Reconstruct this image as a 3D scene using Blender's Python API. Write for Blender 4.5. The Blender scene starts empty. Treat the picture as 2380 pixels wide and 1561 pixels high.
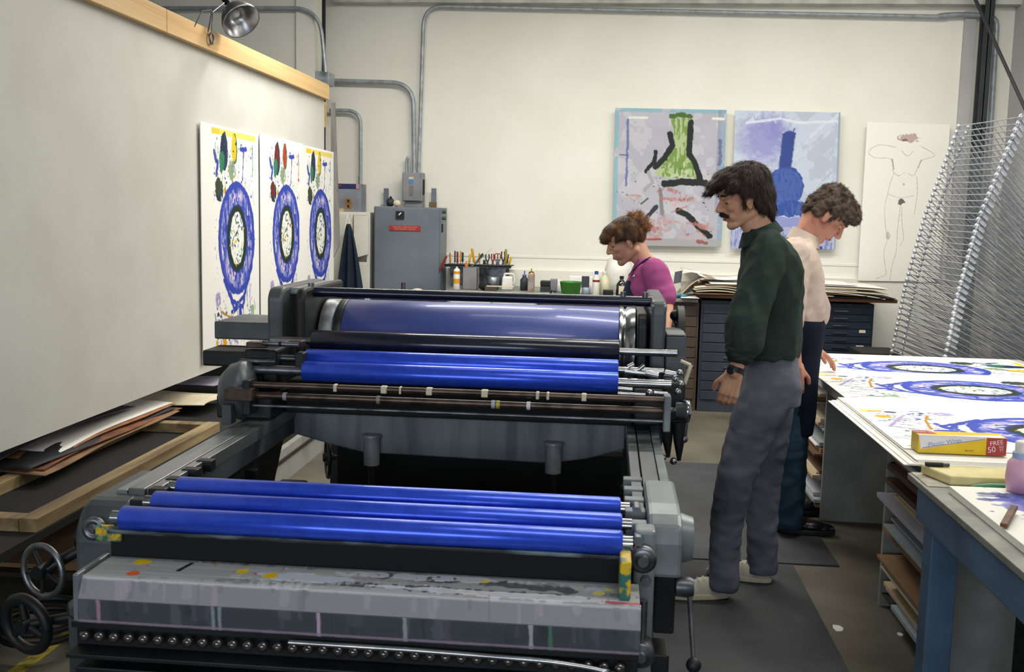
import bpy, bmesh, math, random
import numpy as np
from mathutils import Vector, Matrix, Euler, noise
random.seed(7)
C = bpy.context.scene.collection
scn = bpy.context.scene
PI = math.pi

# ------------------------------------------------------------------ camera
IW, IH, FOC, EYE = 2380, 1561, 2400.0, 1.6
_p, _y, _r = math.atan(283 / FOC), math.atan(220 / math.hypot(FOC, 283)), 0.022
_fw = np.array([-math.sin(_y) * math.cos(_p), math.cos(_y) * math.cos(_p), -math.sin(_p)])
_r0 = np.cross(_fw, [0, 0, 1]); _r0 /= np.linalg.norm(_r0); _u0 = np.cross(_r0, _fw)
_rt = _r0 * math.cos(_r) + _u0 * math.sin(_r); _up = -_r0 * math.sin(_r) + _u0 * math.cos(_r)
cam_d = bpy.data.cameras.new('camera'); cam = bpy.data.objects.new('camera', cam_d); C.objects.link(cam)
cam.matrix_world = Matrix(((_rt[0], _up[0], -_fw[0], 0), (_rt[1], _up[1], -_fw[1], 0), (_rt[2], _up[2], -_fw[2], EYE), (0, 0, 0, 1)))
cam_d.sensor_width = 36; cam_d.sensor_fit = 'HORIZONTAL'; cam_d.lens = FOC / IW * 36
cam_d.clip_start = 0.05; cam_d.clip_end = 60
cam_d.dof.use_dof = True; cam_d.dof.focus_distance = 6.5; cam_d.dof.aperture_fstop = 13.0
scn.camera = cam

def at(x, y, X=None, Y=None, Z=None):
    """the place where the sight line through photo point (x, y) meets a plane of the room"""
    d = _fw + _rt * (x - IW / 2) / FOC + _up * (IH / 2 - y) / FOC
    t = X / d[0] if X is not None else Y / d[1] if Y is not None else (Z - EYE) / d[2]
    return Vector((d[0] * t, d[1] * t, EYE + d[2] * t))

# ------------------------------------------------------------------ world, exposure
wd = bpy.data.worlds.new('world'); scn.world = wd; wd.use_nodes = True
wd.node_tree.nodes['Background'].inputs[0].default_value = (0.75, 0.8, 0.9, 1)
wd.node_tree.nodes['Background'].inputs[1].default_value = 0.12
vs = scn.view_settings; vs.view_transform = 'Standard'; vs.look = 'None'; vs.gamma = 1; vs.exposure = 0.0
vs.use_curve_mapping = False

# ------------------------------------------------------------------ lights: fluorescent battens hung under the ceiling
def lamp(x, y, z, lx, ly, w, col=(1.0, 0.97, 0.9), spread=PI):
    d = bpy.data.lights.new('tube_light', 'AREA'); d.shape = 'RECTANGLE'; d.size = lx; d.size_y = ly
    d.energy = w; d.color = col; d.spread = spread
    o = bpy.data.objects.new('tube_light', d); o.location = (x, y, z); C.objects.link(o); return o
LAMPS = [(-0.8, 6.7, 3.75, 2.4, .3, 112), (1.9, 7.3, 3.85, 2.4, .3, 58), (1.9, 4.6, 3.85, 2.4, .3, 66),
         (0.2, 4.2, 3.85, 2.4, .3, 8), (1.3, 1.3, 3.85, 2.4, .5, 30)]
for L in LAMPS: lamp(L[0], L[1], L[2] - .06, L[3], L[4], L[5])

# daylight from an unseen strip window behind the camera, shaped for the roller highlights
day = lamp(-1.0, -3.1, 1.95, 5.0, .9, 85, (.86, .93, 1.0)); day.name = 'daylight'; day.rotation_euler = (math.radians(90), 0, 0)

# ------------------------------------------------------------------ colour + material helpers
def lin(c):
    if isinstance(c, str):
        c = c.lstrip('#'); c = [int(c[i:i + 2], 16) / 255 for i in (0, 2, 4)]
    return tuple((v / 12.92 if v <= 0.04045 else ((v + 0.055) / 1.055) ** 2.4) for v in c)
MATS = {}
def mat(name, col, rough=.5, metal=0.0, col2=None, scale=6.0, lo=.4, hi=.65, bump=0.0, bscale=60.0, stretch=(1, 1, 1), spec=.5, coat=0.0, emit=0.0, detail=5.0, rvar=0.0, alpha=1.0, trans=0.0):
    if name in MATS: return MATS[name]
    m = bpy.data.materials.new(name); m.use_nodes = True; nt = m.node_tree; N = nt.nodes; L = nt.links
    b = N['Principled BSDF']; c = lin(col)
    b.inputs['Base Color'].default_value = (*c, 1); b.inputs['Roughness'].default_value = rough
    b.inputs['Metallic'].default_value = metal; b.inputs['Specular IOR Level'].default_value = spec
    b.inputs['Coat Weight'].default_value = coat; b.inputs['Coat Roughness'].default_value = .08
    b.inputs['Transmission Weight'].default_value = trans; b.inputs['Alpha'].default_value = alpha
    if emit: b.inputs['Emission Color'].default_value = (*c, 1); b.inputs['Emission Strength'].default_value = emit
    tc = N.new('ShaderNodeTexCoord'); mp = N.new('ShaderNodeMapping'); L.new(tc.outputs['Object'], mp.inputs[0])
    mp.inputs['Scale'].default_value = stretch
    if col2 is None and not bump:
        col2 = tuple(v * .86 for v in [((x * 12.92) if x <= .0031308 else 1.055 * x ** (1 / 2.4) - .055) for x in c])
    if col2 is not None:
        n = N.new('ShaderNodeTexNoise'); n.inputs['Scale'].default_value = scale; n.inputs['Detail'].default_value = detail
        L.new(mp.outputs[0], n.inputs['Vector'])
        r = N.new('ShaderNodeValToRGB'); r.color_ramp.elements[0].position = lo; r.color_ramp.elements[1].position = hi
        r.color_ramp.elements[0].color = (*c, 1); r.color_ramp.elements[1].color = (*lin(col2), 1)
        L.new(n.outputs['Fac'], r.inputs[0]); L.new(r.outputs[0], b.inputs['Base Color'])
        if rvar:
            q = N.new('ShaderNodeMapRange'); q.inputs[3].default_value = rough - rvar; q.inputs[4].default_value = rough + rvar
            L.new(n.outputs['Fac'], q.inputs[0]); L.new(q.outputs[0], b.inputs['Roughness'])
    if bump:
        n2 = N.new('ShaderNodeTexNoise'); n2.inputs['Scale'].default_value = bscale; n2.inputs['Detail'].default_value = 4
        L.new(mp.outputs[0], n2.inputs['Vector'])
        bp = N.new('ShaderNodeBump'); bp.inputs['Strength'].default_value = bump; bp.inputs['Distance'].default_value = .01
        L.new(n2.outputs['Fac'], bp.inputs['Height']); L.new(bp.outputs[0], b.inputs['Normal'])
    MATS[name] = m; return m
def mat_paint(name, rough=.6):
    m = bpy.data.materials.new(name); m.use_nodes = True; nt = m.node_tree; b = nt.nodes['Principled BSDF']
    a = nt.nodes.new('ShaderNodeAttribute'); a.attribute_name = 'pigment'
    nt.links.new(a.outputs['Color'], b.inputs['Base Color']); b.inputs['Roughness'].default_value = rough
    b.inputs['Specular IOR Level'].default_value = .3
    MATS[name] = m; return m
m_pig = mat_paint('pigment_on_paper', .65)

# ------------------------------------------------------------------ mesh builder
def basis(d):
    d = Vector(d).normalized(); a = Vector((0, 0, 1)) if abs(d.z) < .9 else Vector((1, 0, 0))
    u = d.cross(a).normalized(); return u, d.cross(u).normalized(), d
class MB:
    def __init__(s): s.v = []; s.f = []; s.m = []; s.sm = []; s.cur = 0
    def mat(s, i): s.cur = i; return s
    def add(s, vs, fs, smooth=False):
        o = len(s.v); s.v += [tuple(v) for v in vs]
        for f in fs: s.f.append(tuple(i + o for i in f)); s.m.append(s.cur); s.sm.append(smooth)
        return s
    def box(s, c, d, rot=None, taper=None):
        x, y, z = d[0] / 2, d[1] / 2, d[2] / 2; t = taper or (1, 1)
        vs = [(-x, -y, -z), (x, -y, -z), (x, y, -z), (-x, y, -z), (-x * t[0], -y * t[1], z), (x * t[0], -y * t[1], z), (x * t[0], y * t[1], z), (-x * t[0], y * t[1], z)]
        if rot is not None:
            R = rot if isinstance(rot, Matrix) else Euler(rot).to_matrix(); vs = [R @ Vector(v) for v in vs]
        vs = [(v[0] + c[0], v[1] + c[1], v[2] + c[2]) for v in vs]
        return s.add(vs, [(3, 2, 1, 0), (4, 5, 6, 7), (0, 1, 5, 4), (1, 2, 6, 5), (2, 3, 7, 6), (3, 0, 4, 7)])
    def bx(s, x0, x1, y0, y1, z0, z1): return s.box(((x0 + x1) / 2, (y0 + y1) / 2, (z0 + z1) / 2), (abs(x1 - x0), abs(y1 - y0), abs(z1 - z0)))
    def beam(s, p0, p1, w, h, up=(0, 0, 1)):
        p0, p1 = Vector(p0), Vector(p1); d = (p1 - p0).normalized(); u = d.cross(Vector(up)).normalized(); v = u.cross(d)
        vs = [p + u * a * w / 2 + v * b * h / 2 for p in (p0, p1) for a, b in ((-1, -1), (1, -1), (1, 1), (-1, 1))]
        return s.add(vs, [(0, 1, 2, 3), (7, 6, 5, 4), (0, 4, 5, 1), (1, 5, 6, 2), (2, 6, 7, 3), (3, 7, 4, 0)])
    def cyl(s, p0, p1, r0, r1=None, n=24, caps=True):
        r1 = r0 if r1 is None else r1; p0, p1 = Vector(p0), Vector(p1); u, v, d = basis(p1 - p0)
        vs = []
        for p, r in ((p0, r0), (p1, r1)):
            for k in range(n): a = 2 * PI * k / n; vs.append(p + u * math.cos(a) * r + v * math.sin(a) * r)
        s.add(vs, [(k, (k + 1) % n, n + (k + 1) % n, n + k) for k in range(n)], True)
        if caps:
            s.add(vs[:n], [tuple(range(n))[::-1]]); s.add(vs[n:], [tuple(range(n))])
        return s
    def tube(s, pts, r, n=10, caps=True):
        pts = [Vector(p) for p in pts]; R = r if isinstance(r, (list, tuple)) else [r] * len(pts)
        u = None; vs = []
        for i, p in enumerate(pts):
            d = (pts[min(i + 1, len(pts) - 1)] - pts[max(i - 1, 0)]).normalized()
            if u is None: u = basis(d)[0]
            u = (u - d * u.dot(d)).normalized(); v = d.cross(u)
            for k in range(n): a = 2 * PI * k / n; vs.append(p + u * math.cos(a) * R[i] + v * math.sin(a) * R[i])
        fs = [(i * n + k, i * n + (k + 1) % n, (i + 1) * n + (k + 1) % n, (i + 1) * n + k) for i in range(len(pts) - 1) for k in range(n)]
        s.add(vs, fs, True)
        if caps: s.add(vs[:n], [tuple(range(n))[::-1]]); s.add(vs[-n:], [tuple(range(n))])
        return s
    def lathe(s, o, prof, axis=(0, 0, 1), n=28, sharp=False):
        u, v, d = basis(axis); o = Vector(o); vs = []
        for r, h in prof:
            for k in range(n): a = 2 * PI * k / n; vs.append(o + d * h + u * math.cos(a) * r + v * math.sin(a) * r)
        fs = [(i * n + k, i * n + (k + 1) % n, (i + 1) * n + (k + 1) % n, (i + 1) * n + k) for i in range(len(prof) - 1) for k in range(n)]
        s.add(vs, fs, not sharp)
        s.add(vs[:n], [tuple(range(n))[::-1]]); s.add(vs[-n:], [tuple(range(n))]); return s
    def prism(s, pts, a, b, axis='y'):
        def P(q, d): return (d, q[0], q[1]) if axis == 'x' else (q[0], d, q[1]) if axis == 'y' else (q[0], q[1], d)
        n = len(pts); vs = [P(q, a) for q in pts] + [P(q, b) for q in pts]
        return s.add(vs, [tuple(range(n)), tuple(range(2 * n - 1, n - 1, -1))] + [(k, n + k, n + (k + 1) % n, (k + 1) % n) for k in range(n)])
    def ball(s, c, r, n=16, m=10, rot=None):
        r = (r, r, r) if not isinstance(r, (tuple, list)) else r; vs = []
        for i in range(m + 1):
            t = PI * i / m
            for k in range(n):
                a = 2 * PI * k / n; q = Vector((r[0] * math.sin(t) * math.cos(a), r[1] * math.sin(t) * math.sin(a), r[2] * math.cos(t)))
                if rot is not None: q = rot @ q
                vs.append((c[0] + q[0], c[1] + q[1], c[2] + q[2]))
        return s.add(vs, [(i * n + k, i * n + (k + 1) % n, (i + 1) * n + (k + 1) % n, (i + 1) * n + k)[::-1] for i in range(m) for k in range(n)], True)
    def grid(s, P, nu, nv, thick=None):
        """P(u,v)->point, open sheet; thick (vector) closes it into a thin solid"""
        vs = [Vector(P(i / nu, j / nv)) for j in range(nv + 1) for i in range(nu + 1)]; w = nu + 1
        fs = [(j * w + i, j * w + i + 1, (j + 1) * w + i + 1, (j + 1) * w + i) for j in range(nv) for i in range(nu)]
        if thick is None: return s.add(vs, fs, True)
        t = Vector(thick); K = len(vs); s.add(vs + [v + t for v in vs], fs + [tuple(K + i for i in f[::-1]) for f in fs], True)
        rim = list(range(nu)) + [nu + j * w for j in range(nv)] + [nv * w + i for i in range(nu, 0, -1)] + [j * w for j in range(nv, 0, -1)]
        o = len(s.v) - 2 * K
        for a, b in zip(rim, rim[1:] + rim[:1]): s.f.append((o + b, o + a, o + K + a, o + K + b)); s.m.append(s.cur); s.sm.append(False)
        return s
    def text(s, txt, origin, right, up, size, depth=.0006, align='CENTER'):
        cu = bpy.data.curves.new('t', 'FONT'); cu.body = txt; cu.size = 1; cu.extrude = 0; cu.align_x = align; cu.align_y = 'CENTER'; cu.resolution_u = 3
        ob = bpy.data.objects.new('t', cu); C.objects.link(ob); bpy.context.view_layer.update()
        me = ob.to_mesh(); r, u = Vector(right).normalized(), Vector(up).normalized(); n = r.cross(u); o = Vector(origin) + n * depth
        vs = [o + r * v.co.x * size + u * v.co.y * size for v in me.vertices]; fs = [tuple(p.vertices) for p in me.polygons]
        s.add(vs, fs); ob.to_mesh_clear(); bpy.data.objects.remove(ob); bpy.data.curves.remove(cu); return s
    def build(s, name, mats, parent=None, bevel=0.0, seg=2, label=None, cat=None, group=None, kind=None, weld=False, org=None):
        V = np.array([tuple(v) for v in s.v], dtype=float)
        if org is None:
            if parent is not None: org = ORG[parent.name]
            else: lo, hi = V.min(0), V.max(0); org = ((lo[0] + hi[0]) / 2, (lo[1] + hi[1]) / 2, lo[2])
        V = V - np.array(org)
        me = bpy.data.meshes.new(name); me.from_pydata(V.tolist(), [], s.f)
        for m in (mats if isinstance(mats, (list, tuple)) else [mats]): me.materials.append(m)
        me.polygons.foreach_set('material_index', s.m); me.polygons.foreach_set('use_smooth', s.sm); me.update()
        return link(name, me, parent, org, bevel, seg, label, cat, group, kind)
ORG = {}
def link(name, me, parent=None, org=(0, 0, 0), bevel=0, seg=2, label=None, cat=None, group=None, kind=None):
    o = bpy.data.objects.new(name, me); C.objects.link(o)
    if parent is not None: o.parent = parent; po = ORG[parent.name]; o.location = (org[0] - po[0], org[1] - po[1], org[2] - po[2])
    else: o.location = org
    ORG[o.name] = tuple(org)
    if bevel: b = o.modifiers.new('bevel', 'BEVEL'); b.width = bevel; b.segments = seg; b.limit_method = 'ANGLE'; b.angle_limit = .7
    if label: o['label'] = label
    if cat: o['category'] = cat
    if group: o['group'] = group
    if kind: o['kind'] = kind
    return o
def thing(name, label, cat, loc, group=None):
    o = bpy.data.objects.new(name, None); C.objects.link(o); o.location = loc; o.empty_display_size = .1
    ORG[o.name] = tuple(loc); o['label'] = label; o['category'] = cat
    if group: o['group'] = group
    return o
def dup(o, d=(0, 0, 0), label=None, rotz=None, scale=None):
    c = o.copy(); C.objects.link(c); c.location = Vector(o.location) + Vector(d)
    if rotz is not None: c.rotation_euler[2] = rotz
    if scale is not None: c.scale = scale
    if label: c['label'] = label
    for ch in list(o.children):
        k = ch.copy(); C.objects.link(k); k.parent = c
        for g in list(ch.children): q = g.copy(); C.objects.link(q); q.parent = k
    return c
def arc(c, a0, a1, r, e1, e2, n=10):
    e1, e2, c = Vector(e1), Vector(e2), Vector(c)
    return [c + e1 * math.cos(a0 + (a1 - a0) * k / n) * r + e2 * math.sin(a0 + (a1 - a0) * k / n) * r for k in range(n + 1)]
def bend(pts, r, n=8):
    """polyline with its corners rounded to radius r"""
    P = [Vector(p) for p in pts]; out = [P[0]]
    for a, b, c in zip(P, P[1:], P[2:]):
        d0, d1 = (b - a).normalized(), (c - b).normalized(); s0, s1 = b - d0 * r, b + d1 * r
        for k in range(n + 1): t = k / n; out.append(s0 * (1 - t) ** 2 + b * 2 * t * (1 - t) + s1 * t * t)
    return out + [P[-1]]
# ------------------------------------------------------------------ materials
m_wall = mat('white_block_wall', '#e9e8df', .75, col2='#e2e1d6', scale=1.3, bump=.12, bscale=35)
m_wall2 = mat('partition_paint', '#dcdbd1', .8, col2='#d3d2c7', scale=1.0)
m_wallg = mat('grey_side_wall', '#b9b9b8', .8, col2='#a9a9aa', scale=1.2)
m_ceil = mat('ceiling_paint', '#cfcfc8', .9)
m_conc = mat('concrete', '#676254', .65, col2='#403d34', scale=2.2, lo=.35, hi=.75, bump=.15, bscale=50, detail=9, rvar=.1)
m_mat = mat('rubber_mat', '#3a3b40', .7, col2='#2c2d32', scale=3, bump=.25, bscale=220)
m_panel = mat('painted_panel', '#cecdc6', .7, col2='#c7c6be', scale=2.5, bump=.05, bscale=120)
m_pine = mat('pine', '#dcbb86', .6, col2='#c29a62', scale=3.5, stretch=(1, .12, 3), bump=.1, bscale=30, detail=6)
m_pine2 = mat('weathered_pine', '#a8926a', .7, col2='#6f5b3c', scale=6, stretch=(2, .2, 2), detail=7)
m_ply = mat('grey_plywood', '#8d8b8b', .75, col2='#74726f', scale=7, stretch=(3, 1, .4))
m_conduit = mat('galvanised_conduit', '#a4abb0', .4, .25, col2='#8b9297', scale=20)
m_steel = mat('bright_steel', '#b9bcc0', .22, .95, col2='#8e9196', scale=12)
m_steel2 = mat('worn_steel', '#7e8288', .38, .85, col2='#4d5055', scale=14, rvar=.1)
m_dark = mat('dark_column', '#2b2e33', .6)
m_black = mat('black_rubber', '#0d0e11', .55)
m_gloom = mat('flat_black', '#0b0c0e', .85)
m_white = mat('white_enamel', '#e8e6df', .45)
m_paper = mat('white_paper', '#f1efe9', .8, col2='#ece9e2', scale=3)
m_cream = mat('cream_paper', '#d9cfb8', .8, col2='#c9bd9f', scale=4)
m_card = mat('brown_card', '#8f6f50', .85, col2='#6b4f37', scale=5)
m_tube = mat('lit_tube', '#fff8e8', .5, emit=6.0)

# ------------------------------------------------------------------ shell of the workshop
def struct(name, mb, m, **k): return mb.build(name, m, kind='structure', **k)
struct('floor', MB().bx(-6.2, 3.6, -3.2, 10, -.12, 0), m_conc)
WB = 9.4
w = MB(); w.bx(-3.4, 3.5, WB, WB + .25, 0, 4.4); w.bx(-3.4, 3.5, WB - .05, WB, 0, at(1500, 634, Y=WB).z)
struct('wall_back', w, m_wall)
# mortar courses show as faint level steps in the painted block wall
struct('trim_1', MB().bx(-2.6, 3.2, WB - .006, WB + .01, at(1500, 606, Y=WB).z, at(1500, 604, Y=WB).z + .012), m_wall)
xa = at(733, 100, Y=8.8).x
struct('wall_partition', MB().bx(-6.2, xa, 8.8, 9.0, 0, 4.4).bx(at(690, 60, Y=8.8).x, xa, 8.775, 8.8, 0, 4.4), m_wall2)
m_far = mat('grey_block_wall', '#77777a', .8, col2='#6b6b6e', scale=1.5)
struct('wall_left', MB().bx(-6.4, -6.2, -3.2, 9, 0, 4.4), m_far)
struct('wall_right', MB().bx(3.38, 3.6, -3.2, WB, 0, 4.4), m_wallg)
struct('wall_front', MB().bx(-6.4, -3.5, -3.4, -3.2, 0, 4.4).bx(1.5, 3.6, -3.4, -3.2, 0, 4.4).bx(-3.5, 1.5, -3.4, -3.2, 0, 1.5).bx(-3.5, 1.5, -3.4, -3.2, 2.4, 4.4), m_far)
struct('window_1', MB().bx(-3.5, 1.5, -3.36, -3.34, 1.5, 2.4), mat('bright_sky_pane', '#dbe6f2', .3, emit=4.0))  # unseen glowing strip, its width set for highlights along the rollers
struct('ceiling', MB().bx(-6.4, 3.6, -3.4, 9.7, 4.4, 4.55), m_ceil)
struct('trim_2', MB().bx(-2.5, 3.38, WB - .14, WB, at(1500, 9, Y=WB - .1).z, at(1500, 9, Y=WB - .1).z + .14), m_ceil)
struct('trim_3', MB().bx(at(2236, 100, Y=WB).x, at(2262, 100, Y=WB).x, WB - .04, WB, 0, 3.4), m_wallg)
# steel columns
def column(x0, x1, y0, y1, lab):
    t = MB(); cx = (x0 + x1) / 2
    t.bx(x0, x1, y0, y0 + .012, 0, 4.4).bx(x0, x1, y1 - .012, y1, 0, 4.4).bx(cx - .006, cx + .006, y0, y1, 0, 4.4)
    return t.build('steel_column', m_dark, label=lab, cat='column', bevel=.002)
column(at(735, 100, Y=9.05).x, at(752, 100, Y=9.05).x, 9.0, 9.12, 'dark steel column behind the junction box at the end of the partition')
column(at(2281, 150, Y=9.2).x, at(2303, 150, Y=9.2).x, 9.2, 9.32, 'dark steel column on the back wall behind the wire drying rack')

# hung ceiling lights
for i, L in enumerate(LAMPS):
    nm = ['over the far end of the press', 'over the flat files', 'over the print table', 'over the middle of the press', 'over the near end of the press'][i]
    t = thing('ceiling_light', 'white fluorescent batten hung ' + nm, 'ceiling light', (L[0], L[1], L[2]), 'fluorescent battens')
    MB().bx(L[0] - 1.25, L[0] + 1.25, L[1] - .14, L[1] + .14, L[2] + .02, L[2] + .1).bx(L[0] - .9, L[0] - .88, L[1] - .01, L[1] + .01, L[2] + .1, 4.4).bx(L[0] + .88, L[0] + .9, L[1] - .01, L[1] + .01, L[2] + .1, 4.4).build('housing', m_white, t)
    for s in (-.07, .07): MB().cyl((L[0] - 1.2, L[1] + s, L[2] - .02), (L[0] + 1.2, L[1] + s, L[2] - .02), .019, n=12).build('tube', m_tube, t)

# floor things
f = MB().bx(.22, .905, 1.6, 4.76, 0, .008); f.build('rubber_mat', m_mat, label='black rubber mat beside the press, under the man in the green shirt', cat='floor mat', group='rubber mats')
f = MB().bx(.24, 1.12, 4.78, 6.72, 0, .008); f.build('rubber_mat', m_mat, label='black rubber mat farther back beside the flat files, under the black shoes', cat='floor mat', group='rubber mats')
def scrap(px, py, s, m, lab):
    p = at(px, py, Z=.012); r = random.Random(px)
    pts = [(p.x + math.cos(a) * s * r.uniform(.6, 1), p.y + math.sin(a) * s * 1.5 * r.uniform(.6, 1)) for a in [k * PI / 3 for k in range(6)]]
    MB().prism(pts, .0005, .004, 'z').build('paper_scrap', m, label=lab, cat='paper scrap')
scrap(1948, 1454, .028, m_paper, 'small white paper scrap on the concrete at the edge of the rubber mat')
scrap(2092, 1468, .014, m_paper, 'tiny white paper scrap on the concrete near the blue table leg')
m_ytape = mat('worn_yellow_paint', '#a99a2e', .7, col2='#5f5a2c', scale=14, lo=.45, hi=.6)
a, b = at(40, 1558, Z=.002), at(160, 1470, Z=.002); dv = (b - a).normalized(); nv = Vector((-dv.y, dv.x, 0)) * .028
a = a - dv * .8; b = b + dv * .12
MB().prism([(q.x, q.y) for q in (a - nv, a + nv, b + nv, b - nv)], .0005, .003, 'z').build('floor_line', m_ytape, label='worn yellow line painted on the floor left of the press', cat='floor line', kind='thing')

# ------------------------------------------------------------------ painting prints with pigment values on a fine grid
class Canvas:
    def __init__(s, w, h, n, col, seed=1):
        s.w, s.h = w, h; s.nx = int(n); s.ny = int(n * h / w); s.rs = np.random.RandomState(seed)
        s.X, s.Y = np.meshgrid(np.linspace(0, w, s.nx), np.linspace(0, h, s.ny)); s.a = np.ones((s.ny, s.nx, 3)) * np.array(lin(col))
    def noise(s, sc, seed=0, sy=None):
        sy = sy or sc; r = np.random.RandomState(seed + 17); out = 0; amp = 1; tot = 0
        for o in range(3):
            gx, gy = int(s.w / sc * 2 ** o) + 3, int(s.h / sy * 2 ** o) + 3; g = r.rand(gy, gx)
            fx, fy = s.X / sc * 2 ** o, s.Y / sy * 2 ** o; ix, iy = fx.astype(int), fy.astype(int); tx, ty = fx - ix, fy - iy
            tx, ty = tx * tx * (3 - 2 * tx), ty * ty * (3 - 2 * ty)
            out = out + amp * ((g[iy, ix] * (1 - tx) + g[iy, ix + 1] * tx) * (1 - ty) + (g[iy + 1, ix] * (1 - tx) + g[iy + 1, ix + 1] * tx) * ty); tot += amp; amp *= .55
        return out / tot
    def put(s, m, col, op=1.0):
        m = np.clip(m, 0, 1)[..., None] * op; s.a = s.a * (1 - m) + np.array(lin(col)) * m
    def ell(s, cx, cy, rx, ry, col, rag=.12, op=1, ang=0, soft=.03, seed=0, dry=0):
        dx, dy = s.X - cx, s.Y - cy; c, n = math.cos(ang), math.sin(ang); dx, dy = dx * c + dy * n, -dx * n + dy * c
        d = np.sqrt((dx / rx) ** 2 + (dy / ry) ** 2) + (s.noise(.03, seed) - .5) * rag * 2
        m = np.clip((1 - d) / soft, 0, 1)
        if dry: m = m * np.clip((s.noise(.012, seed + 5, .03) - dry * .55) / .06, 0, 1)
        s.put(m, col, op)
    def ring(s, cx, cy, rx, ry, t0, t1, col, rag=.03, seed=0, dry=0, op=1, wob=0):
        th = np.arctan2((s.Y - cy) / ry, (s.X - cx) / rx)
        d = np.sqrt(((s.X - cx) / rx) ** 2 + ((s.Y - cy) / ry) ** 2) + (s.noise(.05, seed) - .5) * rag * 2 + wob * np.sin(th * 3 + seed)
        m = np.clip((d - t0) / .012, 0, 1) * np.clip((t1 - d) / .012, 0, 1)
        if dry: m = m * np.clip((s.noise(.02, seed + 3, .05) - dry) / .05, 0, 1)
        s.put(m, col, op)
    def stroke(s, pts, w, col, op=1, rag=.3, seed=0, dry=0):
        D = np.full(s.X.shape, 9.0)
        for (x0, y0), (x1, y1) in zip(pts, pts[1:]):
            L2 = (x1 - x0) ** 2 + (y1 - y0) ** 2 + 1e-9; t = np.clip(((s.X - x0) * (x1 - x0) + (s.Y - y0) * (y1 - y0)) / L2, 0, 1)
            D = np.minimum(D, np.hypot(s.X - x0 - t * (x1 - x0), s.Y - y0 - t * (y1 - y0)))
        e = w / 2 * (1 + (s.noise(.025, seed) - .5) * 2 * rag); m = np.clip((e - D) / max(w * .12, .0015) + .5, 0, 1)
        if dry: m = m * np.clip((s.noise(.01, seed + 2, .04) - dry) / .08, 0, 1)
        s.put(m, col, op)
    def splat(s, n, x0, x1, y0, y1, r0, r1, cols, drip=0):
        for k in range(n):
            x, y = s.rs.uniform(x0, x1), s.rs.uniform(y0, y1); r = s.rs.uniform(r0, r1); c = cols[s.rs.randint(len(cols))]
            if s.rs.rand() < drip: s.stroke([(x, y), (x + s.rs.uniform(-.03, .03), y + s.rs.uniform(.02, .1))], r * .7, c, rag=.5, seed=k)
            else: s.ell(x, y, r * s.rs.uniform(.6, 1.4), r, c, rag=.2, seed=k)
def painted(name, cv, P, thick, parent=None, **k):
    """thin solid sheet: P(u, v) with v from the top; the front carries the pigment"""
    nx, ny = cv.nx, cv.ny; mb = MB(); mb.grid(lambda u, v: P(u, v), nx - 1, ny - 1, thick)
    mats = k.pop('mats', m_pig); o = mb.build(name, mats, parent, **k); me = o.data
    ca = me.color_attributes.new('pigment', 'FLOAT_COLOR', 'POINT'); K = nx * ny
    c = np.ones((2 * K, 4)); c[:K, :3] = cv.a.reshape(-1, 3); c[K:, :3] = lin('#eeece6'); ca.data.foreach_set('color', c.ravel()); return o

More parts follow.
